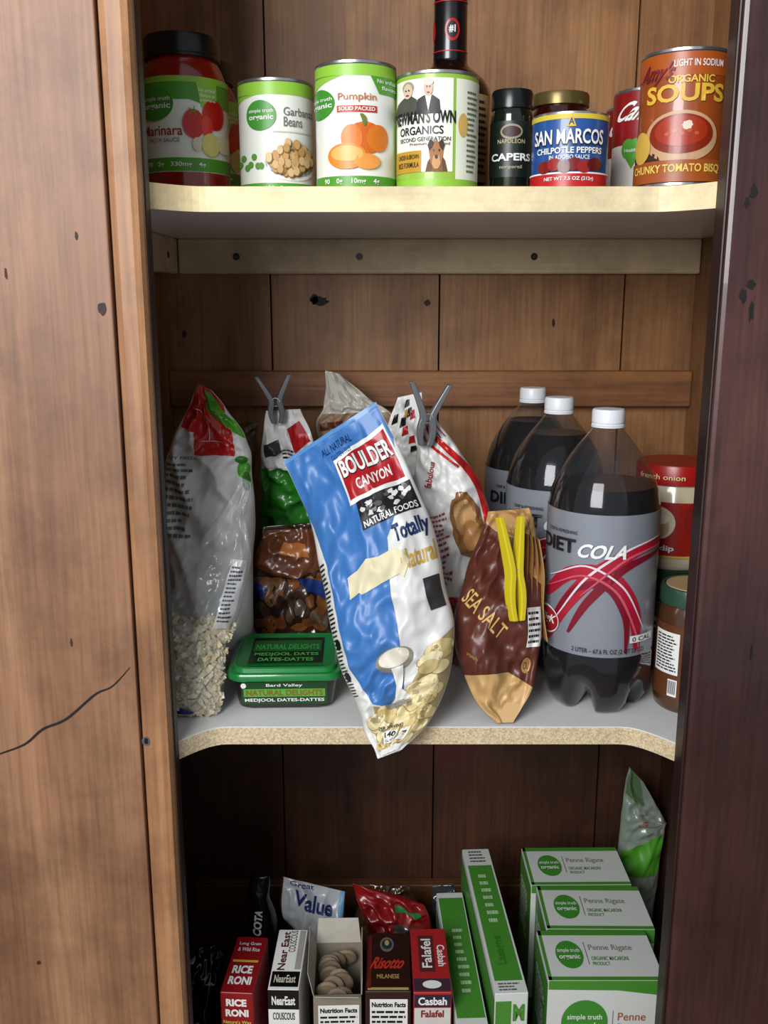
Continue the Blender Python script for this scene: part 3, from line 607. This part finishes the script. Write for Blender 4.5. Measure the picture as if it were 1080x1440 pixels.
# green/white clipped bag
it,M=bag('snack_bag',[(-.150,-.4095,-.085,-.4095,1.15,.01,.01),(-.158,-.33,-.072,-.33,1.15,.02,.02),(-.152,-.255,-.066,-.250,1.125,.02,.02),(-.148,-.215,-.070,-.205,1.11,.018,.02),(-.147,-.178,-.080,-.172,1.10,.014,.012),(-.138,-.128,-.098,-.126,1.10,.002,.002)],FILMW,21.7,.013,60,80)
rect(it,M,-.99,.99,.10,.70,mat('#2f8a2a',.3,coat=.3),1); pg(it,M,[(.1,.9),(.7,.93),(.9,.84),(.3,.80)],RED,2); pg(it,M,[(-.9,.84),(-.3,.86),(-.2,.80),(-.8,.78)],mat('#2a2a30'),2); lines(it,M,-.2,.6,.76,.82,3,BLACK,2)
it,M=bag('rice_cake_bag',[(-.215,-.4095,-.168,-.4095,1.17,.01,.01),(-.22,-.33,-.166,-.33,1.17,.02,.02),(-.215,-.2,-.162,-.2,1.17,.02,.02),(-.195,-.155,-.158,-.15,1.17,.002,.002)],mat('#5b4a2c',.35,coat=.3,var=.2),31.7,.010,40,60)
it,M=bag('flour_bag',[(-.058,-.4095,.03,-.4095,1.165,.015,.015),(-.062,-.33,.035,-.33,1.165,.028,.028),(-.062,-.24,.035,-.24,1.165,.028,.028),(-.075,-.19,.025,-.18,1.165,.02,.02),(-.084,-.152,.012,-.142,1.165,.010,.010),(-.074,-.125,-.020,-.120,1.165,.004,.004),(-.072,-.086,-.055,-.090,1.165,.001,.001)],mat('#c4bfb4',.35,coat=.4,var=.08),41.2,.013,60,80)
pg(it,M,[(-.95,.40),(.95,.40),(.95,.70),(.3,.72),(-.95,.74)],mat('#94785a',.5),1); pg(it,M,[(-.9,.62),(-.3,.64),(-.3,.68),(-.9,.67)],mat('#5b2a1c'),2)
it,M=bag('cookie_bag',[(-.01,-.4095,.055,-.4095,1.09,.01,.01),(-.02,-.30,.06,-.30,1.09,.02,.02),(-.01,-.21,.055,-.20,1.09,.02,.02),(.0,-.165,.050,-.158,1.09,.014,.014),(.016,-.112,.044,-.106,1.095,.001,.001)],FILMW,55.5,.012,50,70)
for k in range(10): 
    f=random.uniform(-.9,.6);b_=random.uniform(.6,.95); pg(it,M,[(f,b_),(f+.3,b_+.01),(f+.25,b_+.05),(f+.02,b_+.045)],[BLACK,RED,mat('#c9a06a'),BLACK][k%4],2+k%3)
it,M=bag('cracker_bag',[(.075,-.4095,.105,-.4095,1.02,.008,.008),(.062,-.36,.108,-.358,1.018,.018,.016),(.054,-.322,.114,-.312,1.01,.026,.022),(.044,-.262,.118,-.245,1.0,.028,.024),(.037,-.215,.107,-.197,.998,.022,.022),(.034,-.172,.080,-.158,1.0,.012,.012),(.038,-.132,.056,-.126,1.005,.001,.001)],FILMW,77.3,.013,60,90)
pg(it,M,[(-.99,.0),(.99,0),(.99,.30),(.3,.34),(-.99,.27)],mat('#7a4a38',.45),1)
ell(it,M,.28,.56,.45,.12,mat('#9c6a3c',.3,coat=.4,var=.25,scale=150),2,rot=-.2,jit=.05); ell(it,M,.25,.58,.3,.07,mat('#c59a68',.4),3,jit=.1); ell(it,M,.38,.51,.25,.05,mat('#b3814c',.4),4,jit=.1)
stroke(it,M,[(-.2,.97),(.5,.86),(.88,.74),(.86,.5),(.4,.36),(-.5,.32)],.010,R2,4,False); stroke(it,M,[(-.6,.93),(.2,.84),(.62,.77)],.004,R2,4,False)
lines(it,M,-.9,-.25,.38,.62,14,mat('#a03a34'),3); txtr(it,M,'fabulous',-.45,.77,.032,.008,65,mat('#a01c24'),4,.02)
for k in range(6): stroke(it,M,[(-.9+.3*k,.99),(-.7+.3*k,.90)],.0025,[BLACK,R2][k%2],5,False,n=1)
# brown sea salt bag
BR=mat('#5e2d22',.42,var=.12,coat=.1); GOLD=mat('#c0935a',.42,metal=.1,var=.15)
it,M=bag('pretzel_bag',[(.1120,-.4105,.128,-.4100,.862,.001,.001),(.090,-.390,.1450,-.385,.872,.012,.010),(.0750,-.352,.1560,-.346,.886,.026,.022),(.0715,-.3120,.159,-.302,.900,.028,.026),(.082,-.275,.1580,-.262,.915,.022,.022),(.097,-.240,.153,-.230,.930,.010,.010),(.106,-.212,.148,-.208,.935,.004,.004)],BR,91.4,.013,60,84)
pg(it,M,[(-.99,0),(.99,0),(.99,.20),(.2,.27),(-.99,.27)],mat('#cda56c',.4,var=.10),1)
pg(it,M,[(-.99,1),(.99,1),(.99,.58),(.75,.62),(.6,.78),(-.4,.86),(-.99,.92)],GOLD,1); stroke(it,M,[(.7,.95),(.8,.8),(.85,.62)],.0015,mat('#6b3a20'),2)
txtr(it,M,'SEA SALT',-.38,.50,.056,.0135,-44,mat('#dcb468'),3,.01); txtr(it,M,'crunchy',-.68,.34,.012,.005,-38,mat('#b08a4c'),3)
rect(it,M,.62,.97,.36,.50,WHITE,3); lines(it,M,.64,.95,.37,.49,6,BLACK,4,.2); ell(it,M,.68,.29,.13,.03,GOLD,3); txt(it,M,'OU',.60,.76,.275,.305,BR,4)
V=[];F=[]
for j in range(17):
    t=j/16
    for i in range(11):
        s=i/10; wdt=.030*(1-.25*t); x=.1330+wdt*s+.0015*math.sin(t*7+s*3); z=-.325+.100*t-.010*s; y=.884+.018*t+(.007 if i%2 else -.005)*(1-.2*t)+.010*s+.0015*math.sin(t*11+i)
        V.append(Vector((x,y,z+CZ))-M.o)
for j in range(16):
    for i in range(10): a=j*11+i; F.append((a,a+1,a+12,a+11))
ob=mkobj('folded_top',V,F,GOLD,it.e); ob.modifiers.new('s','SOLIDIFY').thickness=.0010

# ---------------------------------------------------------------- clips
def clip(name,loc,rot,L_,m,w=.009,spread=.011,tk=.0065):
    it=Item(name,loc); it.e.rotation_euler=rot
    for sgn in (-1,1):
        rings=[]
        for k in range(15):
            t=k/14; z=-L_*.45+L_*t
            xo=sgn*(tk*.6+ (max(0,t-.45)**1.15)*spread*1.9 + .0025*math.sin(pi*min(1,t/.45))*(t<.45))
            th=tk*(1-.5*max(0,t-.6)-.5*max(0,.3-t)); ww=w*(.75+.45*math.sin(pi*clamp(t,.05,.95)))
            rings.append([(xo-th/2,-ww/2,z),(xo+th/2,-ww/2,z),(xo+th/2,ww/2,z),(xo-th/2,ww/2,z)])
        V,F=loft(rings); ob=mkobj('prong',V,F,m,it.e); b=ob.modifiers.new('b','BEVEL'); b.width=.0010; b.segments=2
    V=[];F=[];n=60
    for i in range(n+1):
        a=i/n*2*pi*4
        for q in range(6):
            c=2*pi*q/6; R=.0048+.0007*math.cos(c); V.append((R*math.cos(a),-.006+.012*i/n+.0007*math.sin(c),R*math.sin(a)))
    for i in range(n):
        for q in range(6): p=(q+1)%6; F.append((i*6+q,i*6+p,(i+1)*6+p,(i+1)*6+q))
    mkobj('spring',V,F,TINM,it.e,True); return it
YEL=mat('#d6c220',.35,var=.06); GRP=mat('#6a6e70',.35,var=.1,metal=.3)
clip('clothespin',(.1270,.880,CZ-.262),(math.radians(-15),math.radians(3),math.radians(25)),.102,YEL,.011,.009,.0064)
clip('clothespin',(-.1255,1.085,CZ-.116),(0,math.radians(-4),.15),.055,GRP,.009,.016)
clip('clothespin',(.046,.985,CZ-.122),(0,math.radians(5),.1),.066,GRP,.010,.017,.007)

# ---------------------------------------------------------------- date container
it=Item('date_container',(-.103,.945,SM+.0004),.03)
TR=mat('#2a211d',.12,alpha=.75,coat=1); GL=mat('#157a35',.28,var=.06,coat=.5)
V,F=loft([rr(.094,.090,.014,0),rr(.098,.094,.014,.002),rr(.108,.104,.016,.033),rr(.113,.109,.016,.034),rr(.113,.109,.016,.0355)]); mkobj('tray',V,F,TR,it.e,True)
V,F=loft([rr(.116,.112,.016,.0335),rr(.118,.114,.017,.0345),rr(.118,.114,.017,.0395),rr(.116,.112,.016,.041),rr(.108,.104,.015,.0415),rr(.106,.102,.015,.0455),rr(.102,.098,.013,.0465),rr(.098,.094,.012,.0455)]); mkobj('lid',V,F,GL,it.e,True)
M=FaceM((0,-.0497,.003),(.046,0,0),(0,-.0045,.030),(0,-1,0)); rect(it,M,-.95,.95,.12,.98,mat('#14401c',.35),1); rect(it,M,-.9,.9,.42,.72,mat('#58a838',.35),2)
txt(it,M,'NATURAL DELIGHTS',-.85,.85,.46,.68,mat('#8a5a20'),3,.03); txt(it,M,'MEDJOOL DATES-DATTES',-.88,.88,.2,.36,WHITE,3,.02); txt(it,M,'Bard Valley',-.4,.4,.78,.92,WHITE,3); ell(it,M,-.9,.85,.06,.1,WHITE,3)
M=FaceM((0,-.046,.0457),(.048,0,0),(0,.092,0),(0,0,1)); rect(it,M,-.80,.80,.10,.9,mat('#0e2412',.3),1)
rect(it,M,-.75,.75,.45,.80,mat('#1c5c28'),2); txt(it,M,'NATURAL DELIGHTS',-.7,.7,.5,.66,mat('#39a045'),3,.03); txt(it,M,'MEDJOOL DATES',-.7,.7,.28,.40,mat('#4ab44e'),3,.02); txt(it,M,'DATES-DATTES',-.6,.6,.14,.24,mat('#4ab44e'),3,.02)
for i in range(3):
    V,F=loft([rr(.02,.012,.005,.003,3,-.03+.03*i,-.02),rr(.026,.017,.007,.012,3,-.03+.03*i,-.02),rr(.02,.012,.005,.022,3,-.03+.03*i,-.02)]); mkobj('date_fruit',V,F,mat('#3b1d12',.3),it.e,True)

# ---------------------------------------------------------------- cartons (bottom shelf)
def carton(name,x,y,w,d,h,m,rot=0,z=SB):
    it=Item(name,(x,y,z+.0004),rot)
    V,F=loft([rr(w-.001,d-.001,.001,0,2),rr(w,d,.0012,.0008,2),rr(w,d,.0012,h-.0008,2),rr(w-.001,d-.001,.001,h,2)]); mkobj('carton',V,F,m,it.e)
    MF=FaceM((0,-d/2,0),(w/2,0,0),(0,0,h),(0,-1,0)); MT=FaceM((0,-d/2,h),(w/2,0,0),(0,d,0),(0,0,1)); ML=FaceM((-w/2,0,0),(0,-d/2,0),(0,0,h),(-1,0,0)); MR=FaceM((w/2,0,0),(0,d/2,0),(0,0,h),(1,0,0))
    return it,MF,MT,ML,MR
PW=mat('#d0d3cd',.45,var=.03); PG=mat('#47892f',.42,var=.05); SEAM=mat('#5a5a55')
for (x,y,w,r) in ((.2405,.916,.1265,.0),(.2535,1.0005,.1265,-.01),(.2475,1.0855,.1265,.01)):
    it,MF,MT,ML,MR=carton('pasta_box',x,y,w,.0815,.1855,PW,r)
    rect(it,MT,-.99,.99,.0,.07,PG,1); rect(it,MT,-.99,.99,.90,1,PG,1); rect(it,MT,-.99,-.93,0,1,PG,1)
    ell(it,MT,-.52,.50,.24,.28,mat('#3f8f2e'),2); txt(it,MT,'simple truth',-.72,-.32,.52,.62,WHITE,3,.01); txt(it,MT,'organic',-.71,-.34,.38,.5,WHITE,3,.02)
    rect(it,MT,-.22,-.21,.3,.75,SEAM,2); txt(it,MT,'Penne Rigate',-.15,.62,.55,.70,mat('#8f8d86'),2); txt(it,MT,'ORGANIC MACARONI',-.15,.5,.38,.46,PG,2); txt(it,MT,'PRODUCT',-.15,.15,.28,.35,PG,2)
    rect(it,MF,-.99,.99,.94,1.0,PG,1); pg(it,MF,[(-.99,.94),(.99,.94),(.99,.90),(.2,.935)],PG,1)
    ell(it,MF,-.35,.72,.40,.15,mat('#3f8f2e'),2,40); txt(it,MF,'simple truth',-.65,-.05,.73,.775,WHITE,3); txt(it,MF,'organic',-.63,-.07,.665,.72,WHITE,3,.02)
    rect(it,MF,.13,.14,.60,.80,SEAM,2); txt(it,MF,'Penne',.22,.70,.73,.785,mat('#a4673c'),2); txt(it,MF,'Rigate',.22,.66,.66,.71,mat('#a4673c'),2)
    rect(it,ML,-.97,.97,.03,.97,PG,1); lines(it,ML,-.7,.7,.5,.85,10,WHITE,2)
    rect(it,MF,-.99,.99,.0,.12,PG,1)
it,MF,MT,ML,MR=carton('spaghetti_box',.128,.985,.0355,.266,.189,PW,.05)
rect(it,MT,-.85,.85,.07,.86,PG,1); lines(it,MT,-.3,.5,.42,.80,7,mat('#b8d8a8'),2); lines(it,MT,-.6,.6,.88,.985,4,SEAM,2); txt(it,MT,'Lasagne',-.4,.3,.16,.34,mat('#2f7a24'),3,.02,rot=90)
lines(it,MT,-.7,.7,.01,.06,3,SEAM,2); rect(it,ML,-.99,.99,.55,.95,PG,1); rect(it,ML,-.99,.99,.05,.45,PG,1); rect(it,MF,-.95,.0,.5,.95,PG,1); txt(it,MF,'M',.1,.8,.82,.93,PG,2,.05); lines(it,MF,-.8,.8,.3,.48,5,SEAM,2); rect(it,MF,-.9,.9,.03,.25,PG,1)
it,MF,MT,ML,MR=carton('spaghetti_box',.0895,.965,.034,.230,.150,PW,.04)
rect(it,MT,-.9,.9,.05,.95,PG,1); lines(it,MT,-.3,.5,.2,.7,9,mat('#b8d8a8'),2); rect(it,ML,-.9,.9,.1,.9,PG,1); rect(it,MF,-.9,.9,.1,.9,PG,1)
NUT=lambda it,MF,f0,f1,b0,b1:(rect(it,MF,f0,f1,b0,b1,WHITE,2),txt(it,MF,'Nutrition Facts',f0+.08,f1-.08,b1-.055,b1-.02,BLACK,3,.04),lines(it,MF,f0+.08,f1-.08,b0+.02,b1-.07,12,BLACK,3,.1))
RR=mat('#8c1419',.38,var=.06)
it,MF,MT,ML,MR=carton('rice_box',-.1545,.906,.0355,.090,.182,RR,-.06)
txt(it,MT,'Long Grain',-.7,.7,.82,.89,WHITE,2); txt(it,MT,'& Wild Rice',-.7,.7,.72,.79,WHITE,2); txt(it,MT,'RICE',-.65,.6,.32,.46,WHITE,2,.04); txt(it,MT,'RONI',-.7,.7,.13,.27,WHITE,2,.04); rect(it,MT,-.8,.8,.52,.56,mat('#d8b040'),2)
txt(it,MF,'RICE',-.65,.6,.91,.96,WHITE,2,.05); txt(it,MF,'RONI',-.7,.7,.84,.89,WHITE,2,.05); txt(it,MF,"Nature's Way",-.85,.85,.785,.815,mat('#e8c860'),2); rect(it,MF,-.99,.99,.0,.77,WHITE,1); txt(it,MF,'Long',-.7,.5,.71,.75,RR,2,.03)
it,MF,MT,ML,MR=carton('couscous_box',-.1065,.912,.0335,.098,.184,WHITE,-.02)
txt(it,MT,'COUSCOUS',-.1,.35,.60,.97,BLACK,2,.0,rot=90); txt(it,MT,'Near East',-.65,-.15,.3,.95,mat('#5a1418'),2,.02,rot=90); rect(it,MT,-.9,.9,.04,.28,BLACK,2); txt(it,MT,'NearEast',-.7,.7,.10,.22,mat('#d8d0b8'),3,.02)
rect(it,MT,.5,.9,.32,.98,mat('#a8a49a'),1); rect(it,MF,-.99,.99,.87,1,BLACK,1); txt(it,MF,'NearEast',-.75,.75,.90,.96,WHITE,2,.03); txt(it,MF,'COUSCOUS',-.7,.7,.80,.85,BLACK,2); rect(it,MF,-.9,.9,.1,.75,mat('#8c3a1c'),1); lines(it,ML,-.8,.8,.5,.9,12,BLACK,2)
it=Item('cracker_box',(-.0515,.912,SB+.0004),.03); w,d,h=.052,.085,.172
V,F=loft([rr(w,d,.001,0,2),rr(w,d,.001,h,2),rr(w-.0016,d-.0016,.001,h,2),rr(w-.0016,d-.0016,.001,.001,2)]); mkobj('carton',V,F,mat('#8d8373',.6),it.e)
def flap(pts,m): ob=mkobj('flap',pts,[(0,1,2,3)],m,it.e); ob.modifiers.new('s','SOLIDIFY').thickness=.0006
FL=mat('#b9b2a3',.6)
flap([(-w/2,-d/2,h),(-w/2,d/2,h),(-w/2-.007,d/2-.003,h+.024),(-w/2-.006,-d/2+.003,h+.026)],FL)
flap([(w/2,-d/2,h),(w/2,d/2,h),(w/2+.001,d/2-.003,h+.022),(w/2+.0005,-d/2+.003,h+.018)],FL)
flap([(-w/2,d/2,h),(w/2,d/2,h),(w/2-.003,d/2+.006,h+.028),(-w/2+.003,d/2+.008,h+.027)],FL)
flap([(-w/2,-d/2,h),(w/2,-d/2,h),(w/2-.003,-d/2-.012,h+.006),(-w/2+.003,-d/2-.012,h+.008)],FL)
random.seed(12)
for k in range(12):
    cx=random.uniform(-.012,.012);cy=-.034+.006*k; tl=random.uniform(-.004,.004)
    V,F=loft([[ (cx+.0125*math.cos(a)*q,cy+.0020*s_+tl*math.sin(a),h-.012+.013*math.sin(a)*q) for a in [2*pi*i/18 for i in range(18)]] for q,s_ in ((.8,-1),(1,-.3),(1,.3),(.8,1))])
    mkobj('cracker',V,F,mat(['#7f6c55','#6e5d49','#8b7961'][k%3],.7,var=.2,scale=200),it.e)
MF=FaceM((0,-d/2,0),(w/2,0,0),(0,0,h),(0,-1,0)); NUT(it,MF,-.8,.9,.45,.93)
DB=mat('#2e1713',.35,var=.1,coat=.2)
it,MF,MT,ML,MR=carton('risotto_box',.0045,.913,.049,.095,.180,DB)
ell(it,MT,-.05,.78,.32,.13,mat('#6d6a55'),2); ell(it,MT,-.05,.78,.24,.09,mat('#20304a'),3); ell(it,MT,-.05,.80,.1,.05,mat('#b99a50'),4); txt(it,MT,'Risotto',-.7,.75,.36,.56,mat('#c0321f'),2,.03,shear=.2); txt(it,MT,'MILANESE',-.5,.5,.20,.27,mat('#b9a060'),2)
rect(it,MT,-.95,-.75,.05,.95,mat('#6a2018'),1); NUT(it,MF,-.8,.85,.45,.95); rect(it,MT,-.9,.9,.02,.06,mat('#b9a060'),1)
it,MF,MT,ML,MR=carton('falafel_box',.0515,.916,.041,.104,.180,mat('#a82526',.4,var=.05),.01)
rect(it,MT,-.6,.25,.30,.88,mat('#5c2320'),1); txt(it,MT,'Falafel',-.45,.1,.36,.82,WHITE,2,.02,rot=90); txt(it,MT,'Casbah',.42,.85,.38,.72,WHITE,2,.02,rot=-90); rect(it,MT,-.95,.95,.02,.2,mat('#3f2a3a'),1); ell(it,MT,0,.11,.5,.06,WHITE,2)
rect(it,MF,-.95,.95,.90,.985,mat('#2c2438'),1); txt(it,MF,'Casbah',-.75,.75,.915,.97,WHITE,2,.03); rect(it,MF,-.95,.95,.72,.895,mat('#d8d4cc'),1); txt(it,MF,'Falafel',-.6,.6,.83,.88,RR,2,.03); rect(it,MF,-.95,.95,.2,.7,mat('#8d6a38'),1)

# ---------------------------------------------------------------- bottom back clutter
zb=-.9025
it,M=bag('black_pouch',[(-.165,zb,-.122,zb,1.075,.01,.01),(-.18,-.86,-.13,-.86,1.075,.02,.02),(-.178,-.80,-.138,-.80,1.075,.018,.015),(-.178,-.755,-.146,-.755,1.075,.013,.012),(-.172,-.725,-.148,-.722,1.075,.005,.005)],mat('#101012',.25,coat=.5),12.2,.003,40,50)
txtr(it,M,'COTA',-.1,.60,.034,.011,78,WHITE,3,.04)
it,M=bag('lentil_bag',[(-.27,zb,-.185,zb,.965,.02,.02),(-.272,-.87,-.183,-.865,.965,.035,.03),(-.262,-.81,-.188,-.80,.965,.030,.03),(-.245,-.765,-.19,-.76,.965,.016,.016),(-.225,-.745,-.20,-.742,.965,.002,.002)],mat('#0f0f12',.2,coat=.7,var=.3),15.2,.014,50,60)
it,M=bag('bean_bag',[(-.122,zb,-.055,zb,1.12,.02,.02),(-.124,-.87,-.050,-.87,1.12,.030,.03),(-.124,-.83,-.050,-.835,1.11,.028,.025),(-.136,-.785,-.052,-.805,1.09,.018,.012),(-.134,-.742,-.050,-.765,1.10,.002,.002)],mat('#5c3520',.3,coat=.4,var=.35,scale=350),25.2,.010,50,60)
pg(it,M,[(-.95,.66),(-.2,.60),(.95,.64),(.95,1),(-.95,1)],mat('#c6cacd',.35,coat=.3),1); txtr(it,M,'Value',.02,.86,.045,.015,-6,mat('#1c2f6b'),3,.03); pg(it,M,[(.75,.62),(.95,.62),(.95,1),(.82,1)],mat('#7ab0d8'),2); txt(it,M,'Great',-.75,.0,.94,.985,mat('#1c2f6b'),3)
it,M=bag('almond_bag',[(-.045,zb,.055,zb,1.13,.02,.02),(-.045,-.87,.055,-.87,1.13,.032,.03),(-.042,-.83,.052,-.83,1.13,.026,.025),(-.03,-.80,.045,-.80,1.13,.012,.012),(-.02,-.775,.035,-.775,1.13,.002,.002)],mat('#5a3a26',.25,coat=.7,var=.4,scale=260),35.2,.009,50,60)
it,M=bag('red_mesh_bag',[(-.015,-.82,.050,-.835,1.045,.010,.01),(-.020,-.785,.056,-.810,1.045,.016,.014),(-.028,-.755,.060,-.785,1.045,.016,.014),(-.036,-.735,.058,-.762,1.045,.010,.008),(-.040,-.715,.050,-.745,1.045,.002,.002)],mat('#8e1519',.35,coat=.3,var=.2),45.2,.014,50,50)
ell(it,M,.30,.32,.55,.30,mat('#4d4a47',.2,coat=.5,var=.3),2,jit=.15); pg(it,M,[(.1,.78),(.8,.74),(.8,.82),(.1,.86)],mat('#2a7a3c'),3)
it,M=bag('seed_bag',[(.070,zb,.100,zb,1.14,.02,.02),(.068,-.86,.10,-.86,1.14,.025,.02),(.066,-.82,.10,-.81,1.14,.015,.015),(.066,-.785,.095,-.78,1.14,.002,.002)],mat('#4c4c4e',.2,coat=.7,var=.3),65.2,.010,40,50)
it,M=bag('organic_grain_bag',[(.325,zb,.375,zb,1.17,.01,.01),(.322,-.82,.383,-.82,1.17,.014,.014),(.325,-.73,.388,-.72,1.17,.012,.012),(.328,-.67,.386,-.70,1.17,.006,.006),(.334,-.622,.355,-.645,1.17,.001,.001)],mat('#8b978a',.3,coat=.5,var=.1),75.2,.009,40,70)
pg(it,M,[(-.9,.35),(.9,.35),(.9,.50),(-.9,.45)],GREEN,1); txtr(it,M,'On',-.1,.62,.02,.012,80,mat('#b04a50'),2); pg(it,M,[(-.95,.8),(.0,.78),(.3,.98),(-.9,1)],mat('#5d7a50'),1)

# ---------------------------------------------------------------- light & camera
def area(name,loc,tgt,size,power,col,sy=None):
    l=bpy.data.lights.new(name,'AREA'); l.size=size; l.energy=power; l.color=col
    if sy: l.shape='RECTANGLE'; l.size_y=sy
    o=bpy.data.objects.new(name,l); COL.objects.link(o); o.location=loc
    o.rotation_euler=(Vector(tgt)-Vector(loc)).to_track_quat('-Z','Y').to_euler(); return o
area('window_light',(-.65,-.65,1.88),(.05,1.0,1.55),.8,41,(.98,.985,1.0),1.0)
w=bpy.data.worlds.new('World'); sc.world=w; w.use_nodes=True
w.node_tree.nodes['Background'].inputs[0].default_value=(.84,.90,1.0,1); w.node_tree.nodes['Background'].inputs[1].default_value=.40
sc.view_settings.view_transform='Standard'
cam=bpy.data.cameras.new('Camera'); co=bpy.data.objects.new('Camera',cam); COL.objects.link(co)
co.location=(0,0,CZ); co.rotation_euler=(math.radians(90-12.80),0,0)
cam.sensor_fit='VERTICAL'; cam.sensor_height=24; cam.lens=22.0; cam.clip_start=.01
sc.camera=co
